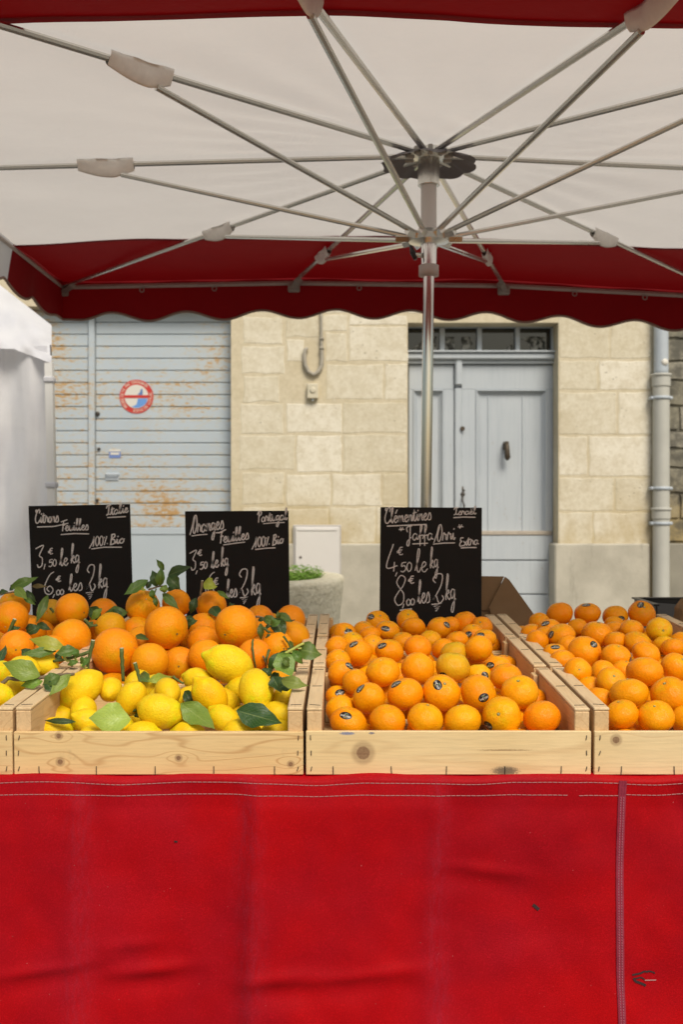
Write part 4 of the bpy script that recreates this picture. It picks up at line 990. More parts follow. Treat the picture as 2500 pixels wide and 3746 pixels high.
Cc(z5,685,188,95,84,'top',red=.4,**R_); Cc(z5,885,185,100,77,'top',st=(-.25,-.82,.0),red=.4,**R_); Cc(z5,1085,205,91,79,'top',st=(.16,.08,.0),**R_); Cc(z5,1275,185,98,83,'top',st=(-.26,-.82,.2),cx=(0,-.66),red=.4,**R_)
Cc(z5,1205,300,95,64,'top',red=.3,dd=-.03,**R_); Cc(z5,1400,305,98,74,'top',g=.8,cx=(.05,-.1),dd=-.06,**R_); Cc(z5,540,252,66,68,'top',red=.3,**R_); Cc(z5,612,290,87,66,'top',st=(-.55,-.55,.6),dd=-.04,**R_); Cc(z5,485,325,55,45,'fifth',**R_); Cc(z5,525,385,52,48,'fifth',**R_); Cc(z5,810,282,72,52,'fifth',dd=.06,**R_); Cc(z5,1080,265,60,45,'fifth',dd=.05,**R_); Cc(z5,1560,400,60,60,'fifth',**R_)
# oranges
Oo = lambda *a, **k: fruit('orange', *a, **k)
Oo(z1,112,940,132,128,'top',d=2.56,lab='orange with a leafy green sprig on top, at the left edge',cx=(-.25,-.70),g=.2); Oo(z1,88,1032,158,122,'middle',d=2.40,lab='large orange in front of the leaf-topped one at the left edge',cx=(-.06,.45)); Oo(z1,130,1275,152,135,'front',d=2.20,lab='reddish orange with a small round navel scar, above the left-edge lemons',nv=(.30,.0),red=.5)
Oo(z1,415,990,104,122,'top',d=2.62,lab='dull greenish orange with a dark stem scar left of the price board',g=1.6,cx=(-.05,-.10)); Oo(z1,588,966,150,124,'top',d=2.52,lab='smooth round orange covering the lower edge of the lemon price board',nv=(.88,.12)); Oo(z1,582,1198,171,150,'middle',d=2.32,lab='big orange with a grey scratched patch, above the yellow-green leaf')
Oo(z1,905,1110,156,95,'middle',d=2.44,lab='yellowish lopsided orange with a green twig in front of the lemon price board',g=1.1); Oo(z1,942,1302,193,184,'front',d=2.20,lab='largest deep orange fruit in the front row, two stub twigs beside it',red=.35,nv=(.47,.0))
Oo(z1,1170,940,136,142,'top',d=2.52,lab='deeply ridged orange under the tall dark leaves',var=6,cx=(.35,-.55),g=.2); Oo(z1,1360,1112,178,174,'middle',d=2.33,lab='big round orange with a black speck in front of the ridged one',nv=(.66,.22)); Oo(z1,1445,912,120,118,'top',d=2.60,lab='round orange behind the tall leaf sprig, left of the orange price board')
Oo(z1,1125,1145,85,65,'middle',d=2.45); Oo(z1,1160,1230,80,70,'middle',d=2.36); Oo(z1,1228,1392,174,136,'front',d=2.18,lab='yellow-toned orange just above the tip of the pale lemon stack',g=.35); Oo(z1,1472,1408,122,142,'front',d=2.22,lab='rough dimpled orange beside the big lemon, seen stem scar forward',nv=(.1,.0),red=.25)
Oo(z2,612,932,138,112,'top',d=2.56,lab='orange with one leaf standing up, covering the figure six on its board'); Oo(z2,815,1102,186,164,'middle',d=2.30,lab='large smooth orange with a dark pit, front of the orange price board',nv=(-.45,.29)); Oo(z2,545,1115,116,90,'middle',d=2.44,red=.3); Oo(z2,545,1225,112,95,'middle',d=2.36)
Oo(z2,565,1345,142,142,'front',d=2.22,lab='orange half hidden behind the topmost lemon',red=.1); Oo(z2,965,1335,142,128,'front',d=2.20,lab='reddish orange behind two thin upright twigs',red=.6); Oo(z2,1150,1275,122,96,'middle',d=2.30,lab='orange with pale round scars beside the leafy corner sprig',nv=(.5,-.05)); Oo(z2,1262,1048,120,108,'top',d=2.56,lab='orange at the right-hand end of the heap overlapping the board corner',red=.3)
Oo(z2,1290,1185,95,106,'middle',d=2.42,lab='orange with faint green stripe lying against the crate rail',g=.3); Oo(z2,1005,1045,72,76,'top',d=2.58,red=.5); Oo(z2,1045,1135,75,75,'middle',d=2.46,red=.3); Oo(z1,250,1140,70,85,'middle',d=2.46,red=.5); Oo(z1,845,985,50,40,'top',d=2.66,red=.4); Oo(z1,420,1310,65,40,'front',d=2.28,red=.4)
# lemons; ax = axis direction (x right, y away, z up), nipple end first
Ll = lambda *a, **k: fruit('lemon', *a, **k)
Ll(z3,405,303,113,93,'back',lab='large lemon leaning by the left crate rail, its nipple to the lower left',ax=(-.75,-.2,-.62)); Ll(z3,550,303,66,72,'back',lab='lemon showing its stem end between two bigger lemons',ax=(-.1,.85,.2),cal=1,dd=.03); Ll(z3,415,408,82,60,'middle',lab='small blotched lemon under the large one by the left rail',ax=(.1,-.9,-.3))
Ll(z3,655,348,88,80,'middle',lab='long upright lemon behind the horizontal front one',ax=(-.45,.25,-.8),dd=.0); Ll(z3,835,313,88,64,'back',lab='lemon with its pale stem end facing out above the horizontal one',ax=(-.35,.8,.25),cal=1); Ll(z3,797,412,121,83,'front',lab='long lemon lying sideways in the centre of the crate, nipple to the right',ax=(.97,-.1,-.22))
Ll(z3,1045,333,97,92,'middle',lab='golden lemon standing on end beside the wide green leaf',ax=(-.62,-.1,.72),warm=1); Ll(z3,1140,174,123,98,'top',lab='biggest lemon, lying on top of the heap against the oranges',ax=(-.9,-.15,.35)); Ll(z3,1277,306,108,99,'back',lab='plump puckered lemon at the right end by the leafy twig',ax=(.2,-.65,-.6))
Ll(z3,988,256,72,58,'back',lab='pale lemon tucked behind the golden one',ax=(-.9,.2,.2),dd=.04); Ll(z3,685,268,78,50,'back',lab='lemon behind the long upright one, yellow-green leaf over it',ax=(.3,.8,.3),dd=.06); Ll(z3,1118,452,68,55,'front',lab='half-buried lemon between the wide leaf and the dark leaf',ax=(-.7,.2,.5)); Ll(z3,1200,512,92,50,'front',lab='lemon top showing above the front board under the dark leaf',ax=(.9,.1,.1))
Ll(z3,705,528,72,45,'front',ax=(.95,.2,.1)); Ll(z3,940,528,85,45,'front',ax=(-.95,.2,.1)); Ll(z3,445,468,80,62,'front',lab='lemon partly covered by the pale yellow-green leaf',ax=(-.7,-.3,.4)); Ll(z3,270,508,96,50,'front',lab='lemon showing only its top at the left end of the front board',ax=(.95,.1,.05)); Ll(z3,290,450,52,42,'middle',dd=.05,ax=(.8,.3,.2)); Ll(z3,1410,368,52,52,'middle',lab='lemon wedged in the right corner below the leafy twig',ax=(.3,.3,.8)); Ll(z3,1385,522,60,40,'front',ax=(.9,.2,.1)); Ll(z3,1390,430,55,45,'middle',dd=.03)
LLf = dict(col='far_left')
Ll(z3,205,170,92,66,'top',d=2.10,lab='lemon with a cut green stalk in the far-left crate',ax=(-.8,.1,.3),**LLf); Ll(z3,120,195,90,50,'top',d=2.05,lab='pale lemon behind the wide leaf in the far-left crate',ax=(-.9,.1,.2),**LLf); Ll(z3,2,228,38,42,'middle',d=1.98,**LLf); Ll(z3,58,310,66,52,'front',d=1.88,lab='lemon with a nipple on top beside the far-left crate rail',ax=(.3,.1,.95),**LLf); Ll(z3,-20,330,60,50,'front',d=1.88,**LLf)

def ray(px, py): return Vector(((px-1250)/F, 1, (1850-py)/F))
for f in FR:
    f['r'] = .5*(f['rx']+f['ry'])*f['d']/F
    if f['kind'] == 'lemon': f['r'] *= .95
    lim = {'clementine': (.026, .037), 'orange': (.036, .053), 'lemon': (.026, .048)}[f['kind']]
    vis = f.get('lab') or f['row'] in ('front', 'second')
    f['R'] = f['r']*sqrt(f['rx']/f['ry']) if f['kind'] == 'clementine' else f['r']
    f['r0'] = f['r']; f['R0'] = f['R']
    if f['r'] < lim[0]:   # mostly hidden fruit: seen only in part, so give it its real size and push it back
        f['r'] = f['R'] = lim[0]*1.08; f['d'] += .040
    f['r0'] = f['r']; f['R0'] = f['R']; f['d0'] = f['d']
for it in range(80):
    for i in range(len(FR)):
        a = FR[i]; pa = ray(a['px'], a['py'])*a['d']
        for j in range(i+1, len(FR)):
            b = FR[j]; pb = ray(b['px'], b['py'])*b['d']; L = (pa-pb).length; mnm = (a['r']+b['r'])*.88
            if L < mnm:
                s_ = .25*(mnm-L)
                sgn = 1 if (a['d']-b['d']) > 0 or (abs(a['d']-b['d']) < 1e-4 and a['py'] < b['py']) else -1
                a['d'] += sgn*s_; b['d'] -= sgn*s_
        a['d'] = max(a['d0']-.06, min(a['d0']+.07, a['d'])); a['r'] = a['r0']*a['d']/a['d0']; a['R'] = a['R0']*a['d']/a['d0']
        lo_ = Y0 + .010 + a['r']*.90
        if a['d'] < lo_: a['d'] = lo_
for f in FR:
    f['p'] = ray(f['px'], f['py'])*f['d'] + Vector((0,0,H))

ORD = ['leftmost', 'second', 'third', 'fourth', 'fifth', 'sixth', 'seventh', 'eighth', 'ninth', 'tenth', 'eleventh', 'twelfth', 'thirteenth', 'fourteenth']
rows = {}
for f in FR: rows.setdefault((f['kind'], f.get('col', 'main'), f['row']), []).append(f)
for k_, fs in rows.items():
    fs.sort(key=lambda f: f['px'])
    for i_, f in enumerate(fs): f['ord'] = i_
GROUPS = {'clementine': 'clementines heaped in the crates', 'orange': 'oranges heaped behind the lemons', 'lemon': 'lemons in the front crates'}
rf = random.Random(21)
def axis_quat(z_, spin):
    z_ = Vector(z_).normalized(); return z_.to_track_quat('Z', 'Y') @ Quaternion((0,0,1), spin)
def sdir(sx, sy):
    q_ = max(0.02, 1-sx*sx-sy*sy); return Vector((sx, -sqrt(q_), -sy)).normalized()
def make_fruit(f):
    k_ = f['kind']; r = f['r']; v = f.get('var', rf.randrange(6 if k_ != 'lemon' else 5)); g_ = f.get('g', 0) + rf.uniform(-.10, .24); red = f.get('red', 0) + rf.uniform(-.10, .12)
    tone = rf.uniform(.94, 1.05)
    if k_ == 'clementine':
        base = Vector((.84, .298, .002)); base = base.lerp(Vector((.86, .46, .006)), min(1, max(0, g_))) if g_ <= 1 else Vector((.70, .40, .012)); base = base.lerp(Vector((.88, .255, .003)), min(1, max(0, red)))
        me = CLEM[v]
    elif k_ == 'orange':
        base = Vector((.88, .315, .004)).lerp(Vector((.76, .38, .006)), min(1, max(0, g_))); base = base.lerp(Vector((.84, .225, .005)), min(1, max(0, red)))
        if g_ > 1.3: base = Vector((.50, .25, .010))
        me = ORNG[v]
    else:
        base = Vector((.80, .58, .012)).lerp(Vector((.80, .49, .006)), f.get('warm', 0) + rf.uniform(0, .25)); me = LEMN[v]
    o = link(k_, me); o.location = f['p']; o.color = (*(base*tone), 1)
    sp = rf.uniform(0, 2*pi)
    if k_ == 'lemon':
        ax = f.get('ax') or (rf.uniform(-1,1), rf.uniform(-.5,.5), rf.uniform(-.3,.4)); qd = axis_quat(ax, sp); s_ = r/1.13; sc = (s_, s_, s_)
    else:
        if f.get('cx'): ax = sdir(*f['cx'])
        elif f.get('nv'): ax = sdir(*f['nv'])
        elif k_ == 'clementine' and f['ry'] < .9*f['rx']: ax = Vector((rf.uniform(-.3,.3), rf.uniform(-.35,.3), 1))
        else: ax = Vector((rf.uniform(-.8,.8), rf.uniform(-.5,.9), rf.uniform(.2,1)))
        qd = axis_quat(ax, sp); ob = .90 if k_ == 'clementine' else .975
        if k_ == 'clementine':
            up = abs(Vector(ax).normalized().z); ob = max(.80, min(1, 1-(1-f['ry']/f['rx'])*1.0)) if up > .5 else .92
            R = min(f['R'], r*1.08); sc = (R, R, R*ob)
        else: sc = (r*1.01, r*1.01, r*ob)
    o.rotation_mode = 'QUATERNION'; o.rotation_quaternion = qd; o.scale = sc
    if k_ == 'lemon' and f.get('cal'): link('calyx', LCAL, o)
    elif k_ == 'clementine' and (f.get('cx') or rf.random() < .5): link('calyx', CALYX, o)
    elif k_ == 'orange':
        if f.get('nv'): link('navel', NAVEL, o)
        elif f.get('cx'): link('calyx', CALYX, o)
    if f.get('st'):
        n_ = sdir(*f['st'][:2]); ln_ = qd.inverted() @ n_; ln_ = Vector((ln_.x/sc[0], ln_.y/sc[1], ln_.z/sc[2])).normalized()
        sticker(o, lambda d, v=v: ushape(d, v), ln_, f['st'][2], .0112/r, .0083/r)
    # labels
    if f.get('filler'):
        tag(o, f['lab'], k_, f['grp']); return o
    if f.get('lab'): lab = f['lab']
    else:
        feat = 'with black oval sticker' if f.get('st') else ('with yellow-green skin' if g_ > .6 else 'deep orange and unstickered' if red > .3 else 'without a sticker')
        rown = {'front': 'front row', 'second': 'second row', 'third': 'third row', 'fourth': 'fourth row', 'fifth': 'fifth row', 'top': 'top row', 'back': 'back row', 'middle': 'middle row'}[f['row']]
        if k_ == 'clementine':
            heap = 'heap right of divider' if f.get('col') == 'right' else 'heap below clementine board'
            lab = f"clementine {feat}, {ORD[f['ord']]}{' ' if f['ord']==0 else ' from left '}in {rown} of {heap}".replace('  ', ' ')
        elif k_ == 'orange': lab = f"half-hidden orange, {ORD[f['ord']]}{' ' if f['ord']==0 else ' from left '}in {rown} of the orange heap".replace('  ', ' ')
        else:
            heap = 'far-left lemon crate' if f.get('col') == 'far_left' else 'main lemon crate'
            lab = f"mostly hidden lemon, {ORD[f['ord']]}{' ' if f['ord']==0 else ' from left '}in {rown} of the {heap}".replace('  ', ' ')
    tag(o, lab, k_, GROUPS[k_]); return o
for f in FR: make_fruit(f)

# fruit lying deeper, glimpsed through the gaps
def surf_z(kind, d):
    t = {'clementine': [(1.80,-.398),(1.90,-.357),(2.06,-.340),(2.27,-.330),(2.52,-.311),(2.72,-.308)], 'orange': [(2.15,-.355),(2.25,-.325),(2.40,-.290),(2.60,-.262),(2.75,-.270)], 'lemon': [(1.80,-.405),(1.86,-.378),(1.95,-.350),(2.06,-.322),(2.12,-.33)]}[kind]
    return interp(d, t)
placed = [(f['p'], f['r']) for f in FR]
def fill(kind, cn, r, ylo, yhi, lab, grp):
    x0, x1 = cols[cn]; x0 += .032+r; x1 -= .032+r; n_ = 0
    if kind == 'lemon' and cn == 'lemon': x0 += .06; x1 -= .03; ylo += .03; yhi -= .05
    for lay in range(2):
        y = ylo + r + (lay % 2)*r*.8
        row = 0
        while y < yhi:
            x = x0 + (row % 2)*r*.9
            while x <= x1 + r*.3:
                zt_ = H + surf_z(kind, y) - r*((1.75 if kind == 'clementine' else 1.6)+1.35*lay); p = Vector((x+rf.uniform(-.006,.006), y+rf.uniform(-.006,.006), max(tz(y)+.008+r, zt_)+rf.uniform(-.004,.004)))
                ok = all((p-q).length > (r+rr_)*.86 for q, rr_ in placed)
                # keep clear of the boards between the crates
                for b_ in (Y0+CL+.001, Y0+2*CL+.003):
                    if abs(p.y-b_) < r+.006 and p.z - r < tz(b_)+FB: ok = False
                if p.y - r < Y0+.009: ok = False
                if ok:
                    make_fruit(dict(kind=kind, r=r, R=r*1.03, rx=1, ry=.88, p=p, filler=1, lab=lab, grp=grp, row='', red=rf.uniform(0,.4), g=rf.choice((0,0,.2,.5)))); placed.append((p, r)); n_ += 1
                x += r*2.02
            y += r*1.78; row += 1
    return n_
fill('clementine', 'middle', .0315, Y0+.012, Y0+3*CL-.02, 'clementine buried in the gaps under the middle heap', 'buried clementines of the middle heap')
fill('clementine', 'right', .0315, Y0+.012, Y0+3*CL-.02, 'clementine buried in the gaps under the right-hand heap', 'buried clementines of the right-hand heap')
fill('orange', 'lemon', .044, Y0+CL+.012, Y0+3*CL-.06, 'orange buried in the gaps under the orange heap', 'buried oranges')
fill('orange', 'far_left', .044, Y0+CL+.012, Y0+3*CL-.06, 'orange buried in the gaps under the leafy left end', 'buried oranges of the left end')
fill('lemon', 'lemon', .031, Y0+.012, Y0+CL-.01, 'lemon buried in the gaps under the lemon heap', 'buried lemons')
fill('lemon', 'far_left', .031, Y0+.012, Y0+CL-.01, 'lemon buried in the far-left crate under the wide leaf', 'buried lemons of the far-left crate')

# ------------------------------------------------------------------ leaves and twigs
def hit(px, py):
    """nearest fruit surface along the line of sight, else the heap plane"""
    d = ray(px, py); best = None; o_ = Vector((0,0,H)); dl = d.length; dn = d/dl
    for p, r in placed:
        oc = o_-p; b = oc.dot(dn); c_ = oc.dot(oc)-r*r; D = b*b-c_
        if D > 0:
            t = (-b-sqrt(D))/dl
            if t > .5 and (best is None or t < best): best = t
    for xr in (-.577, -.065, .441):      # tops of the crate sides
        t = (ZT0 + CH + .004 - Y0*TS - H) / ((1850-py)/F - TS)
        if t > Y0 and t < Y0+3*CL and abs((px-1250)/F*t - xr) < .031 and (best is None or t < best): best = t
    return best
def leaf_mesh(b, m, t, wid, nrm, fold, curl, nl=14, nw=6):
    q = MB(); uv = []
    for j in range(nl+1):
        s_ = j/nl; c_ = b*(1-s_)**2 + (m*2-(b+t)*.5)*2*s_*(1-s_) + t*s_*s_
        ta = ((m*2-(b+t)*.5)-b)*2*(1-s_) + (t-(m*2-(b+t)*.5))*2*s_
        ta.normalize(); sd_ = ta.cross(nrm).normalized(); up = sd_.cross(ta).normalized()
        prof = (sin(pi*min(1, s_**.82))**1.08)*(1-.25*s_**4)*(1+.05*sin(s_*23+wid*900)); w_ = wid*max(0.012, prof)
        for i in range(nw+1):
            u = i/nw*2-1
            pt = c_ + sd_*(u*w_) + up*(abs(u)**1.2*w_*(fold+.12) - u*u*w_*curl*s_*1.4 + .13*w_*sin(s_*12+u*2.2+wid*700)*abs(u) + u*w_*.35*sin(s_*3.2-1.2))
            q.v.append(tuple(pt)); uv.append((i/nw, s_))
    for j in range(nl):
        for i in range(nw):
            a = j*(nw+1)+i; q.f.append([a, a+1, a+nw+2, a+nw+1]); q.mi.append(0); q.smf.append(True)
    me = mesh_of(q, 'leaf', [M_LEAF]); ul = me.uv_layers.new(name='UVMap')
    for l in me.loops: ul.data[l.index].uv = uv[l.vertex_index]
    return me
LG = {'l': (.19, .29, .05), 'p': (.40, .46, .11), 'm': (.085, .165, .026), 'd': (.032, .080, .020), 'y': (.32, .42, .05), 'b': (.13, .10, .03)}
rl = random.Random(4)
def leaf(zf, x0, y0, x1, y1, w_, col, par=None, d=None, lift=.006, tilt_=0.0, fold=.28, curl=.25, bow=.010, d1=None, label=None):
    pa, pb = zf(x0, y0), zf(x1, y1); pm = ((pa[0]+pb[0])/2, (pa[1]+pb[1])/2)
    def dep(p_, fb): h_ = hit(*p_); return (h_ - lift) if h_ else fb
    base = d or (hit(*pm) or hit(*pa) or hit(*pb) or 2.4)
    if d: da, dm, db = d, d-bow, (d1 or d)
    else:
        da, db = dep(pa, base-lift), dep(pb, base-lift); da = max(base-.07, min(base+.05, da)); db = max(base-.07, min(base+.05, db)); dm = min(dep(pm, base)-.002, (da+db)/2 - bow)
    A = ray(*pa)*da + Vector((0,0,H)); B = ray(*pb)*db + Vector((0,0,H)); Mi = ray(*pm)*dm + Vector((0,0,H))
    wid = w_/SCL.get(zf, 1)/2*dm/F*1.25
    nrm = (Vector((tilt_, -1, .55))).normalized()
    me = leaf_mesh(A, Mi, B, wid, nrm, fold, curl)
    o = link('leaf', me, par); o.color = (*[c_*rl.uniform(.88, 1.12) for c_ in LG[col]], 1)
    if par is not None: o.location = -Vector(par.location)
    else:
        ctr = sum((Vector(v.co) for v in me.vertices), Vector())/len(me.vertices)
        for v in me.vertices: v.co -= ctr
        o.location = ctr; o.name = 'citrus_leaf'; tag(o, label, 'leaf', 'loose citrus leaves among the fruit')
    return o
def twig(zf, pts, rad, mat, par, d=None, lift=.008, cut=False, name='twig'):
    P_ = [zf(*p_) for p_ in pts]; hs = [hit(*p_) for p_ in P_]; hh = [h_ for h_ in hs if h_]; fb = (min(hh) if hh else 2.3)
    if d: ds = [d]*len(P_)
    else:
        ds = [max(fb-.0, min(fb+.04, h_ or fb))-lift for h_ in hs]
    W_ = [ray(*p_)*dd + Vector((0,0,H)) for p_, dd in zip(P_, ds)]
    q = MB(); q.sm = True; fine = []
    for a, b in zip(W_, W_[1:]):
        for k_ in range(4): fine.append(a.lerp(b, k_/4) + Vector((rl.uniform(-1,1), 0, rl.uniform(-1,1)))*rad*.25)
    fine.append(W_[-1]); q.tube(fine, [rad*(1.1-.3*i_/len(fine)) for i_ in range(len(fine))], 8)
    o = q.build(name, mat, par)
    if par: o.location = -Vector(par.location)
    if cut:
        q = MB(); e = W_[0]; dr_ = (W_[0]-W_[1]).normalized(); q.tube([e, e+dr_*.0012], rad*1.0, 8); c2 = q.build('cut_end', M_CUT, o)
    return o
def sprig(label, zf, x, y, d=None):
    px, py = zf(x, y); dd = d or (hit(px, py) or 2.4) - .01
    return empty('leafy_sprig', ray(px, py)*dd + Vector((0,0,H)), label, 'sprig', 'leafy sprigs on the oranges and lemons')
zA = lambda x, y: (x/3.917, 2050+y/3.917); SCL[zA] = 3.917
zB = lambda x, y: (860+x/4.126, 2200+y/4.126); SCL[zB] = 4.126
# 1: sprig on the left-edge orange
s1 = sprig('leafy sprig on the left-edge orange, broad olive leaf rising towards the board', zA, 130, 450, 2.50)
twig(zA, [(0,490),(90,465),(200,455)], .0022, M_TWIGB, s1, 2.49)
leaf(zA,150,395,548,235,130,'m',s1,2.49,d1=2.50,tilt_=.3,label=None); leaf(zA,210,390,380,560,120,'l',s1,2.47,d1=2.44); leaf(zA,130,430,260,315,70,'d',s1,2.52); leaf(zA,110,440,-40,470,70,'d',s1,2.50)
leaf(zA,455,370,680,372,60,'b',s1,2.54); leaf(zA,360,450,500,640,100,'d',s1,2.52); leaf(zA,370,430,520,600,60,'d',s1,2.50); leaf(zA,330,530,510,640,60,'m',s1,2.46)
leaf(zA,685,490,510,900,105,'m',s1,2.48,d1=2.44,tilt_=.4)
# 2: tall dark sprig in the middle
s2 = sprig('tall sprig of dark glossy leaves standing on the ridged orange between the boards', z1, 1290, 790, 2.47)
twig(z1, [(1215,800),(1290,775),(1345,770)], .0022, M_TWIGB, s2, 2.465); twig(z1, [(1280,790),(1250,870)], .0018, M_TWIG, s2, 2.455)
leaf(z1,1215,720,1015,842,78,'m',s2,2.47,d1=2.45); leaf(z1,1310,770,1320,610,62,'m',s2,2.46); leaf(z1,1345,640,1280,550,40,'m',s2,2.48); leaf(z1,1290,770,1245,640,72,'d',s2,2.50); leaf(z1,1375,685,1570,610,88,'d',s2,2.49,d1=2.46)
leaf(z1,1375,690,1480,800,90,'d',s2,2.48); leaf(z1,1330,830,1465,960,62,'m',s2,2.45,d1=2.43); leaf(z1,1265,860,1285,945,34,'m',s2,2.44); leaf(z1,1340,765,1345,830,55,'l',s2,2.44); leaf(z1,1365,800,1460,775,40,'d',s2,2.47); leaf(z1,1240,800,1255,880,42,'m',s2,2.45); leaf(z1,1195,780,1235,725,60,'d',s2,2.5); leaf(z1,1190,795,1150,790,30,'y',s2,2.46)
# 3: right-hand orange sprig
s3 = sprig('dark green sprig with drooping pointed leaves on the right end of the orange heap', z2, 1060, 1100)
twig(z2, [(975,1020),(1015,1025),(1045,1030)], .0024, M_TWIGB, s3, 2.36); twig(z2, [(1035,1110),(1085,1145),(1110,1165)], .0032, M_TWIG, s3, 2.34); twig(z2, [(1200,1180),(1240,1230),(1270,1290)], .0026, M_TWIG, s3, 2.30)
leaf(z2,1035,1035,1170,1075,70,'m',s3,2.37,d1=2.36); leaf(z2,1150,1005,1280,1065,70,'m',s3,2.42,d1=2.40); leaf(z2,1165,1040,1155,975,34,'m',s3,2.38); leaf(z2,1130,1030,1210,1200,105,'d',s3,2.35,d1=2.32); leaf(z2,1015,1075,1020,1215,48,'m',s3,2.34); leaf(z2,995,1050,1060,1035,34,'d',s3,2.36); leaf(z2,1055,1105,1110,1090,34,'d',s3,2.35); leaf(z2,1260,1055,1308,1046,10,'b',s3,2.40)
# 4: corner sprig with fresh yellow shoot
s4 = sprig('fresh sprig with a yellow-green shoot hanging over the crate rail by the plump lemon', zB, 700, 830, 2.06)
twig(zB, [(690,830),(860,725),(1040,630)], .0030, M_TWIGY, s4, 2.01); twig(zB, [(840,770),(880,755)], .0018, M_TWIGY, s4, 2.01); twig(zB, [(950,715),(1005,705)], .0018, M_TWIGY, s4, 2.01)
leaf(zB,960,720,1315,800,245,'m',s4,2.02,fold=.18); leaf(zB,870,745,1032,950,120,'m',s4,2.01); leaf(zB,650,780,860,1140,270,'l',s4,1.99,d1=1.96,fold=.15); leaf(zB,660,780,930,1060,260,'d',s4,2.02); leaf(zB,700,1195,1110,1270,170,'l',s4,1.89,d1=1.88,bow=.02,lift=.02,fold=.2)
leaf(zB,560,1130,700,1380,190,'d',s4,1.93,d1=1.89); leaf(zB,660,770,500,1070,130,'d',s4,2.02); leaf(zB,730,850,830,980,100,'m',s4,1.98); leaf(zB,860,1190,640,1330,190,'d',s4,1.91,d1=1.90)
twig(zB, [(270,580),(262,690),(285,880),(312,1030)], .0022, M_TWIG, s4); twig(zB, [(515,730),(480,860),(462,1045)], .0028, M_TWIG, s4); twig(zB, [(425,825),(455,910),(470,980)], .0020, M_TWIGB, s4)
# 5: pale lemon sprig between orange heap and crate
s5 = sprig('lemon sprig with pale lime leaves and a stubby cut stalk, left of the biggest orange', zA, 1000, 1350, 2.10)
twig(zA, [(1330,1150),(1290,1310),(1260,1450),(1250,1575)], .0040, M_TWIG, s5, 2.09, cut=True); twig(zA, [(1275,1315),(1090,1375),(920,1420),(760,1445)], .0034, M_TWIG, s5, 2.085); twig(zA, [(1240,1385),(1150,1470)], .0022, M_TWIG, s5, 2.085)
twig(zA, [(910,1385),(960,1435),(1010,1440)], .0026, M_TWIGY, s5, 2.075); twig(zA, [(1065,1395),(1110,1465)], .0024, M_TWIGY, s5, 2.075); twig(zA, [(1160,1495),(1205,1540),(1245,1530)], .0024, M_TWIGY, s5, 2.075)
leaf(zA,920,1245,410,1125,170,'y',s5,2.09,d1=2.10,fold=.12); leaf(zA,810,1300,300,1345,120,'m',s5,2.08,d1=2.06,fold=.2); leaf(zA,1100,1285,790,1335,150,'m',s5,2.075,d1=2.06,fold=.35); leaf(zA,1080,1270,1095,1400,80,'m',s5,2.07); leaf(zA,1110,1440,955,1500,75,'m',s5,2.075); leaf(zA,1150,1480,1265,1400,130,'m',s5,2.085); leaf(zA,790,1340,900,1420,80,'d',s5,2.10)
# 6: twig with broad leaves across the left rail
s6 = sprig('brown twig with broad pale-backed leaves lying across the left crate rail', zA, 600, 1690, 1.98)
twig(zA, [(-20,1800),(110,1690),(330,1720),(600,1680),(850,1640),(1060,1628)], .0036, M_TWIGB, s6, 1.90)
leaf(zA,575,1655,30,1465,250,'l',s6,1.90,fold=.1); leaf(zA,610,1725,290,1800,130,'l',s6,1.90,fold=.15); leaf(zA,850,1640,600,1790,160,'m',s6,1.89,d1=1.885); leaf(zA,1015,1630,700,1935,150,'l',s6,1.89,d1=1.86,fold=.3); leaf(zA,640,1740,790,1900,110,'d',s6,1.885,d1=1.87)
leaf(zA,-30,1480,80,1210,120,'d',s6); leaf(zA,60,1400,-40,1300,120,'d',s6)
for a in ((300,1090,180,1150,60,'d'),(760,1060,690,1130,44,'m'),(905,1000,1010,985,60,'d')): leaf(z1, *a, s2, 2.47)
for a in ((250,1350,170,1290,70,'d'),(230,1420,330,1370,60,'m'),(330,1400,400,1440,50,'d'),(300,1330,380,1345,46,'l')): leaf(z1, *a, s5, 2.10)
for a in ((1130,1170,1060,1240,70,'d'),(1220,1230,1300,1300,60,'m'),(1100,1090,1180,1050,60,'m')): leaf(z2, *a, s3, 2.33)
for a in ((1100,1500,1180,1560,80,'d'),(1090,1440,1040,1520,70,'d'),(1180,1330,1250,1420,80,'m')): leaf(z2, *a, s4, 2.0)
# loose leaves
zL = z3
Lf = lambda *a, **k: leaf(*a, **k)
Lf(zL,652,450,440,445,128,'p',d=1.80,d1=1.79,fold=.14,bow=.012,label='pale yellow-green leaf with brown midrib lying over the small blotched lemon')
Lf(zL,900,372,1072,500,95,'l',d=1.86,d1=1.80,fold=.2,label='wide bright green leaf beside the golden lemon')
Lf(zL,1178,408,1408,472,105,'d',d=1.83,d1=1.80,fold=.2,label='dark glossy leaf in front of the plump lemon')
Lf(zL,378,465,215,458,26,'d',lift=.010,label='thin dark leaf above the lemon at the left end of the front board')
Lf(zL,300,330,232,385,60,'d',d=1.99,label='dark leaf in the shade behind the left crate rail')
Lf(zL,860,236,728,262,46,'y',lift=.012,label='narrow yellow-edged leaf above the lemon with its stem end forward')
Lf(zL,700,225,745,268,44,'m',lift=.010,label='short green leaf at the foot of a cut stalk among the lemons')
Lf(zL,920,310,968,388,44,'d',lift=.004,label='dark leaf squeezed between the stem-end lemon and the golden lemon')
Lf(zL,672,400,690,445,30,'d',lift=.004,label='tiny dark leaf left of the horizontal lemon')
Lf(z1,735,945,830,1055,86,'d',d=2.56,label='bluish dark leaf behind the smooth round orange'); Lf(z1,832,950,740,1055,52,'l',d=2.53,label='light green leaf edge beside the smooth round orange')
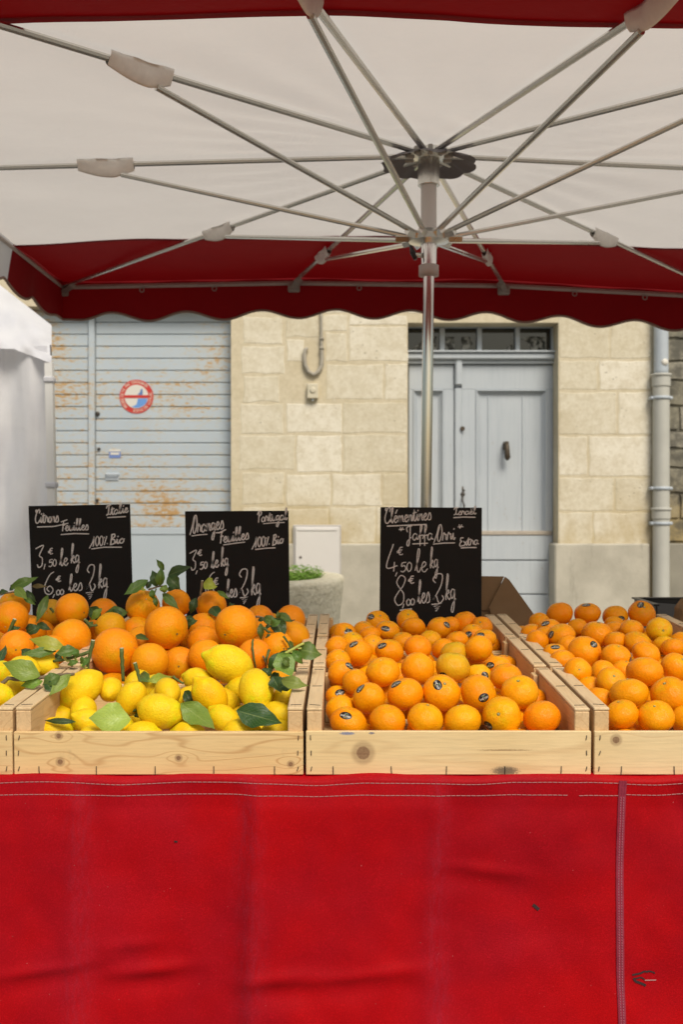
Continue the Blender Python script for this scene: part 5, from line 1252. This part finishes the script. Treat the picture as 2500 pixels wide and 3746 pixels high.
Lf(z1,1045,985,835,1005,90,'m',d=2.50,label='broad olive leaf lying in front of the foot of the lemon price board'); Lf(z1,1110,1175,1222,1212,46,'m',lift=.006,label='small leaf pinned under the big round orange with a black speck')
Lf(z1,330,1100,205,1160,70,'d',d=2.40,label='dark leaf beneath the two left-edge oranges'); Lf(z1,300,1080,420,1130,50,'d',d=2.42,label='dark curled leaf below the dull greenish orange'); Lf(z1,60,1140,170,1105,50,'d',d=2.28,label='dark leaf tip beside the stub stalk of the left-edge orange')
Lf(z2,548,745,662,775,90,'y',d=2.50,label='olive-yellow leaf standing in front of the figure six'); Lf(z2,660,810,765,878,34,'m',d=2.50,label='slim leaf lying on the orange below the figure six'); Lf(z2,610,945,680,1030,84,'d',lift=.008,label='dark leaf on the right flank of the orange under the figure six')
Lf(z2,485,865,440,1000,60,'d',d=2.54,label='dark leaf behind the round orange left of the figure six'); Lf(z2,410,1075,500,1048,56,'d',d=2.42,label='dark leaf between the big orange and the large smooth orange'); Lf(z2,430,1010,420,1130,80,'d',d=2.46,label='dark green leaf in the gap behind the big round orange'); Lf(z2,750,935,800,915,40,'d',d=2.52,label='small dark leaf tip at the foot of the orange price board')
# single stalks
def stalk(label, zf, pts, rad, mat, cut=True, d=None):
    px, py = zf(*pts[0]); dd = d or ((hit(px, py) or 2.2)-.01); e = empty('cut_stalk', ray(px, py)*dd+Vector((0,0,H)), label, 'stalk', 'cut stalks among the fruit')
    twig(zf, pts, rad, mat, e, d, cut=cut, name='stem')
stalk('short straight green stalk in front of the biggest orange', z3, [(606,98),(610,180),(614,262)], .0042, M_TWIG, True, 2.12)
stalk('pale-tipped green stalk leaning over the lemons', z3, [(672,172),(690,225),(702,278)], .0036, M_TWIG, True, 1.96)
stalk('grey-green stalk on the left-edge orange', zA, [(205,845),(160,950),(108,1075)], .0042, M_TWIG, True, 2.27)
stalk('forked green stalk between the smooth orange and the yellowish orange', zA, [(1215,850),(1260,900),(1300,940),(1390,925)], .0034, M_TWIG, True, 2.38)
stalk('thin brown stalk beside the yellow-green leaf tip', z3, [(862,238),(890,260),(915,275)], .0026, M_TWIG, False, 2.0)
stalk('short brown stalk left of the orange under the figure six', z2, [(538,728),(530,790),(522,850)], .0030, M_TWIGB, True, 2.52)
stalk('stub of stalk on the dull greenish orange', zA, [(715,675),(745,715),(765,750)], .0034, M_TWIG, False, 2.52)

# ------------------------------------------------------------------ price boards, hand-lettered
G = {
 'a': (1.15, [[(.9,.8),(.5,1),(.1,.6),(.15,.1),(.5,0),(.85,.5),(.9,.95),(.88,.2),(1.15,.1)]]),
 'C': (1.35, [[(1.2,1.75),(1.35,2.15),(1.0,2.35),(.5,1.8),(.12,.8),(.3,.1),(.8,0),(1.35,.5)],[(.35,1.9),(.25,2.2),(.5,2.3)]]),
 'e': (.95, [[(0,.4),(.5,.55),(.75,.85),(.5,1.05),(.2,.7),(.25,.15),(.6,0),(.95,.3)]]),
 'f': (.9, [[(0,.2),(.5,1.2),(.75,2.1),(.55,2.4),(.4,1.6),(.38,0),(.35,-.9)],[(.1,.6),(.9,.75)]]),
 'g': (1.05, [[(.8,.9),(.4,1),(.1,.6),(.3,.1),(.7,.4),(.85,.95),(.8,-.4),(.5,-1.25),(.2,-1.05),(.5,-.4),(1.05,.05)]]),
 'i': (.65, [[(0,.2),(.3,1),(.3,.2),(.5,.05),(.65,.3)],[(.40,1.5),(.46,1.62)]]),
 'k': (1.0, [[(.05,.3),(.45,1.5),(.62,2.3),(.42,2.5),(.25,1.6),(.15,0)],[(.2,.5),(.6,.95),(.75,.7),(.35,.45),(.8,0),(1,.15)]]),
 'l': (.75, [[(0,.2),(.5,1.5),(.62,2.25),(.42,2.35),(.25,1.2),(.3,.2),(.52,0),(.75,.3)]]),
 'm': (1.5, [[(0,.6),(.2,1),(.2,0),(.3,.6),(.55,1),(.7,.7),(.7,0),(.8,.6),(1.05,1),(1.2,.7),(1.2,.1),(1.5,.1)]]),
 'n': (1.0, [[(0,.6),(.2,1),(.2,0),(.3,.6),(.6,1),(.75,.7),(.75,.1),(1,.1)]]),
 'o': (.95, [[(.5,1),(.1,.6),(.2,.1),(.6,.05),(.85,.5),(.6,.95),(.45,.9),(.95,.8)]]),
 'r': (.9, [[(0,.1),(.2,1),(.35,1.15),(.5,.85),(.72,.9),(.7,.2),(.9,.15)]]),
 's': (.85, [[(0,.1),(.5,1.1),(.8,.6),(.75,.1),(.3,0)]]),
 't': (.8, [[(0,.2),(.4,1.7),(.33,.3),(.55,0),(.8,.2)],[(.1,1.2),(.85,1.3)]]),
 'u': (1.05, [[(0,.4),(.2,1),(.2,.2),(.5,0),(.75,.4),(.8,1),(.8,.2),(1.05,.1)]]),
 'x': (.9, [[(.1,1),(.8,0)],[(.8,1),(.1,0)]]),
 'I': (1.05, [[(0,1.65),(.2,2.1),(1,2.2)],[(.62,2.1),(.42,.2)],[(0,.05),(.4,.25),(.9,.1)]]),
 'F': (1.0, [[(0,1.85),(1.5,2.25)],[(.65,2.0),(.35,0)],[(.4,1.1),(.95,1.2)]]),
 'B': (1.05, [[(.4,2.2),(.1,0)],[(.3,2.1),(.8,2.2),(.9,1.7),(.4,1.2),(.85,.9),(.8,.2),(.1,0)]]),
 'P': (1.0, [[(.45,2.1),(.3,0)],[(.02,1.6),(.35,2.2),(.9,2.2),(1,1.7),(.42,1.15)]]),
 'O': (1.3, [[(-.35,-.1),(.25,1.2),(.6,2.2),(1.05,2.3),(1.2,1.2),(.8,.1),(.42,.1),(.35,.9),(.75,2.1)]]),
 'J': (1.15, [[(.15,1.3),(.02,1.8),(.3,2.1),(1,2.2)],[(.75,2.2),(.65,.5),(.45,-.8),(.1,-.8),(.2,-.2),(.9,.4)]]),
 'E': (.95, [[(.85,1.8),(.3,1.8),(.2,1.2),(.55,1.05),(.1,.7),(.1,.05),(.85,.1)]]),
 '0': (.95, [[(.5,2),(.15,1.5),(.1,.6),(.4,0),(.8,.5),(.85,1.5),(.5,2)]]),
 'z': (1.0, [[(.5,2),(.05,1.2),(.25,.1),(.75,.2),(.95,1.2),(.5,2)]]),
 '1': (.75, [[(-.55,-.3),(.2,.9),(.55,2),(.30,0)]]),
 '2': (1.0, [[(.3,1.5),(.12,1.75),(.4,2.15),(.85,2.1),(.75,1.3),(.3,.45),(0,.05),(.35,.45),(.5,.1),(.65,-.1),(.95,.25),(.85,.5)]]),
 '3': (1.0, [[(0,1.75),(.95,2.05),(.45,1.15),(.8,.85),(.75,.2),(.35,0),(.2,.25)]]),
 '4': (1.0, [[(.65,2),(0,.35),(1,.45)],[(.75,.7),(.68,.05)]]),
 '5': (.95, [[(.85,2),(.25,1.9),(.12,1.2),(.6,1.3),(.85,.6),(.4,0),(0,.15)]]),
 '6': (1.0, [[(.95,2),(.55,1.7),(.1,.8),(.15,.15),(.6,0),(.9,.4),(.6,.75),(.3,.5),(.5,.25)]]),
 '8': (1.0, [[(.5,1.1),(.2,1.55),(.55,2),(.95,1.8),(.75,1.3),(.4,.95),(.02,.4),(.3,.0),(.75,.2),(.8,.75),(.5,1.1)]]),
 '%': (1.0, [[(.75,1.75),(.2,.1)],[(.22,1.5),(.26,1.6)],[(.85,.3),(.9,.4)]]),
 '€': (.95, [[(.85,1.85),(.5,1.8),(.28,1.0),(.45,.1),(.9,.2)],[(.0,.85),(.3,1.2),(.75,1.2)],[(.05,.6),(.6,.75)]]),
 ',': (.4, [[(.3,.2),(.05,-.7)]]),
 '"': (.8, [[(.2,2.1),(.3,1.5)],[(0,1.7),(.8,1.75)],[(.6,2.1),(.3,1.45)]]),
}
G['é'] = (G['e'][0], G['e'][1]+[[(.45,1.4),(.85,1.9)]]); G['ë'] = (G['e'][0], G['e'][1]+[[(.35,1.5),(.38,1.6)],[(.75,1.55),(.78,1.65)]])
def crom(pts, n=6):
    out = []
    for i in range(len(pts)-1):
        p0, p1, p2, p3 = pts[max(0,i-1)], pts[i], pts[i+1], pts[min(len(pts)-1,i+2)]
        for k in range(n):
            t = k/n; f = lambda a, b, c, d: .5*(2*b+(c-a)*t+(2*a-5*b+4*c-d)*t*t+(3*b-a-3*c+d)*t**3)
            out.append((f(p0[0],p1[0],p2[0],p3[0]), f(p0[1],p1[1],p2[1],p3[1])))
    return out+[pts[-1]]
def board(zf, sc, corners, items, lines, label, d=2.885):
    """corners TL, TR, BR, BL in photo px; everything laid out on the board's own plane"""
    bl = [P(*c, d) for c in corners]; ctr = sum(bl, Vector())/4; ctr.z = min(b.z for b in bl)
    e = empty('price_board', ctr, label, 'price board', 'black price boards behind the fruit')
    q = MB(); q.slab([b-ctr for b in bl], (0, .004, 0)); bo = q.build('panel', M_SLATE, e)
    bv = bo.modifiers.new('bevel', 'BEVEL'); bv.width = .0035; bv.segments = 2; bv.limit_method = 'ANGLE'
    def loc(x, y): px, py = zf(x, y); return P(px, py, d) - ctr
    q = MB(); cnt = [0]
    def stroke(pts, wpx):
        pts = [loc(*p) for p in pts]; hw = .93*wpx/sc/F*d/2; cnt[0] += 1; yy = -.0006 - .00004*(cnt[0] % 12)
        L, R_2 = [], []
        for i, p in enumerate(pts):
            t = (pts[min(i+1,len(pts)-1)]-pts[max(i-1,0)]); t = t.normalized() if t.length > 1e-9 else Vector((1,0,0))
            n_ = Vector((-t.z, 0, t.x))*hw*(1+.15*mn.noise(p*120)); L.append((p+n_)+Vector((0,yy,0))); R_2.append((p-n_)+Vector((0,yy,0)))
        n = len(pts); q.add(L+R_2, [(i, i+1, n+i+1, n+i) for i in range(n-1)])
        for p in (pts[0], pts[-1]):
            b0 = q.add([p+Vector((hw*cos(a*pi/4), yy-.00002, hw*sin(a*pi/4))) for a in range(8)], [tuple(range(8))])
    for (txt, x0, x1, y0, y1, unit, wpx) in items:
        tot = sum(G[c][0] for c in txt); x = 0; kx = (x1-x0)/tot
        for c in txt:
            for stp in G[c][1]:
                cp = crom(stp) if len(stp) > 2 else stp
                stroke([(x0+(x+a)*kx, y0+(y1-y0)*((x+a)/tot) - b*unit*1.1) for a, b in cp], wpx)
            x += G[c][0]
    for pts, wpx in lines: stroke(pts, wpx)
    q.build('lettering', M_CHALK, e, fixn=False); return e
def sq(x, y, w, h): return [(x,y),(x+w,y-h*.15),(x+w*.15,y+h*.35),(x+w*.85,y+h*.3),(x+w*.3,y+h*.7),(x+w*.7,y+h*.62),(x+w*.45,y+h)]
board(z1, 2.24, [(102,1851),(475,1844),(490,2340),(121,2340)],
  [('Citrons',285,478,255,245,42,10),('Feuilles',500,722,318,310,36,9),('Italie',872,1050,192,165,33,10),('100%',752,882,445,435,37,9),('Bio',900,1018,432,415,34,11),
   ('3',292,358,618,618,80,9),('€',394,432,512,508,23,8),(',',357,372,600,600,40,8),('50',400,462,612,606,26,8),('le',488,556,605,600,54,9),('kg',578,652,580,580,57,9),
   ('6',358,442,838,838,83,8),('€',458,497,735,732,21,9),(',',430,450,845,845,26,8),('zz',460,522,845,838,20,9),('les',562,672,812,805,52,9),('2',706,782,800,800,85,9),('kg',804,882,785,780,70,9)],
  [([(305,286),(430,282),(470,276),(556,256)],9),([(500,348),(610,340),(726,343)],9),([(880,209),(1028,201)],9),([(750,466),(850,452),(995,452)],9),(sq(706,826,60,48),9)],
  'black price board for lemons, Citrons Feuilles Italie, tilted at the left')
board(z2, 2.24, [(676,1870),(1056,1868),(1061,2340),(683,2340)],
  [('Oranges',450,712,340,300,55,11),('Feuilles',675,918,420,385,42,11),('Portugal',990,1235,248,225,36,10),('100%',965,1090,452,440,38,10),('Bio',1112,1203,438,415,34,11),
   ('3',436,492,640,640,72,9),('€',498,535,522,520,22,9),(',',484,500,650,650,26,8),('50',520,580,634,624,26,10),('le',612,672,626,612,50,11),('kg',690,752,608,602,56,10),
   ('6',560,640,850,850,88,8),('€',628,670,760,757,26,9),('les',735,822,865,858,56,11),('2',832,918,842,842,88,10),('kg',938,1018,842,838,82,10)],
  [([(453,359),(520,350),(577,346)],9),([(650,334),(704,331)],9),([(712,433),(800,420),(886,410)],9),([(1040,259),(1120,252),(1210,249)],8),([(975,470),(1060,460),(1135,457)],10),(sq(850,866,62,46),10)],
  'black price board for oranges, Oranges Feuilles Portugal, in the middle')
zS = lambda x, y: (1350+x/3.484, 1800+y/3.484); SCL[zS] = 3.484
board(zS, 3.484, [(1393,1855),(1765,1857),(1763,2345),(1388,2345)],
  [('Clémentines',200,795,400,352,76,14),('Israël',1090,1370,292,280,38,13),('"',388,450,580,580,55,13),('Jaffa',482,822,612,606,74,14),('Orri',855,1102,632,606,80,13),('"',1138,1202,560,560,62,12),('Extra',1160,1402,692,664,52,14),
   ('4',225,362,1018,1018,160,14),('€',362,438,806,800,48,12),(',',338,366,1035,1035,42,13),('50',410,552,1018,1010,54,13),('le',592,748,1022,1015,112,13),('kg',780,888,968,962,96,12),
   ('8',328,474,1442,1442,172,13),('€',506,578,1168,1164,46,15),(',',428,454,1440,1440,50,13),('zz',480,586,1446,1436,38,13),('les',625,778,1420,1408,112,14),('2',802,962,1402,1402,150,14),('kg',975,1108,1372,1366,118,13)],
  [([(236,434),(420,426),(722,413)],16),([(1085,326),(1220,318),(1355,322)],14),([(560,661),(750,652)],14),([(826,663),(950,650),(1095,648)],14),([(1180,712),(1270,706),(1370,707)],16),([(402,1506),(545,1490)],18),([(424,1532),(530,1512)],14),(sq(806,1432,118,82),16)],
  'black price board for clementines, Jaffa Orri Extra Israel, right of the pole')

# ------------------------------------------------------------------ cardboard box, black crate, paper bag
cb = empty('cardboard_box', P(1760, 2330, 3.03), 'open brown cardboard box with a bent flap behind the clementine price board', 'cardboard box')
co = Vector(cb.location)
def cp_(px, py, d): return P(px, py, d) - co
q = MB(); q.slab([cp_(1560,2105,3.06), cp_(1846,2109,3.06), cp_(1792,2232,3.03), cp_(1560,2236,3.03)], (0,.005,0)); q.build('flap', M_CARD, cb)
q = MB(); q.slab([cp_(1850,2112,3.045), cp_(1866,2124,3.04), cp_(1958,2252,3.0), cp_(1985,2345,2.99), cp_(1830,2345,2.99), cp_(1790,2222,3.02)], (0,.005,.002)); f2 = q.build('flap', M_CARD, cb); f2['label'] = 'creased side flap bent outwards'
q = MB(); a = cp_(1560,2236,3.028); b = cp_(1830,2236,3.028); zb_ = tz(3.03)-co.z; q.slab([(a.x,a.y,zb_),(b.x,b.y,zb_),(b.x,b.y,a.z-.002),(a.x,a.y,a.z-.002)], (0,.005,0)); q.slab([(b.x+.001,b.y+.006,zb_),(b.x+.001,b.y+.15,zb_),(b.x+.001,b.y+.15,b.z-.002),(b.x+.001,b.y+.006,b.z-.002)], (.005,0,0)); q.slab([(a.x-.001,a.y+.006,zb_),(a.x-.001,a.y+.15,zb_),(a.x-.001,a.y+.15,b.z-.002),(a.x-.001,a.y+.006,b.z-.002)], (.005,0,0)); q.box(a.x,b.x,a.y+.15,a.y+.155,zb_,a.z-.002)
q.build('body', M_CARD, cb)
bc = empty('plastic_crate', P(2470, 2330, 3.05), 'black plastic crate at the right edge behind the clementines', 'crate'); bo_ = Vector(bc.location)
X0, X1 = P(2390,0,3.0).x-bo_.x, P(2720,0,3.0).x-bo_.x; zt_ = P(0,2206,3.0).z-bo_.z; zb_ = tz(2.95)-bo_.z
q = MB(); q.box(X0,X0+.006,-.08,.14,zb_,zt_-.006,bev=.002); q.box(X1-.006,X1,-.08,.14,zb_,zt_-.006,bev=.002); q.box(X0+.006,X1-.006,.134,.14,zb_,zt_-.006); q.box(X0+.006,X1-.006,-.08,-.074,zb_,zt_-.05); q.box(X0+.006,X1-.006,-.074,.134,zb_,zb_+.006); q.build('body', M_BLACKPL, bc)
q = MB(); q.box(X0-.006,X0+.012,-.08,.15,zt_-.006,zt_,bev=.002); q.box(X1-.012,X1+.006,-.08,.15,zt_-.006,zt_,bev=.002); q.box(X0+.012,X1-.012,.128,.15,zt_-.006,zt_,bev=.002); q.build('rim', M_BLACKPL, bc)
q = MB(); q.slab([(X0+.02,-.05,zb_+.03),(X1-.05,-.05,zb_+.03),(X1-.05,.10,zt_-.03),(X0+.02,.10,zt_-.015)], (0,.004,.004)); q.build('divider', plain('grey_insert', (.05,.05,.045), .6), bc)
pb = empty('paper_bag', P(2530, 2345, 2.93), 'crumpled brown paper bag at the right edge of the stall', 'paper bag')
q = MB(); q.sm = True
def bagf(a, b):
    an = a*2*pi; h_ = b*.125; r_ = .047*(1-.25*(b-.35)**2)*(1 if b < .8 else 1-.6*(b-.8)/.2*.6); n_ = mn.noise(Vector((cos(an)*2, sin(an)*2, b*3)))*.008
    return Vector(((r_+n_)*cos(an), (r_+n_)*sin(an)*.8, h_))
q.grid(bagf, 32, 14); q.build('bag', M_CARD, pb, smooth=False)
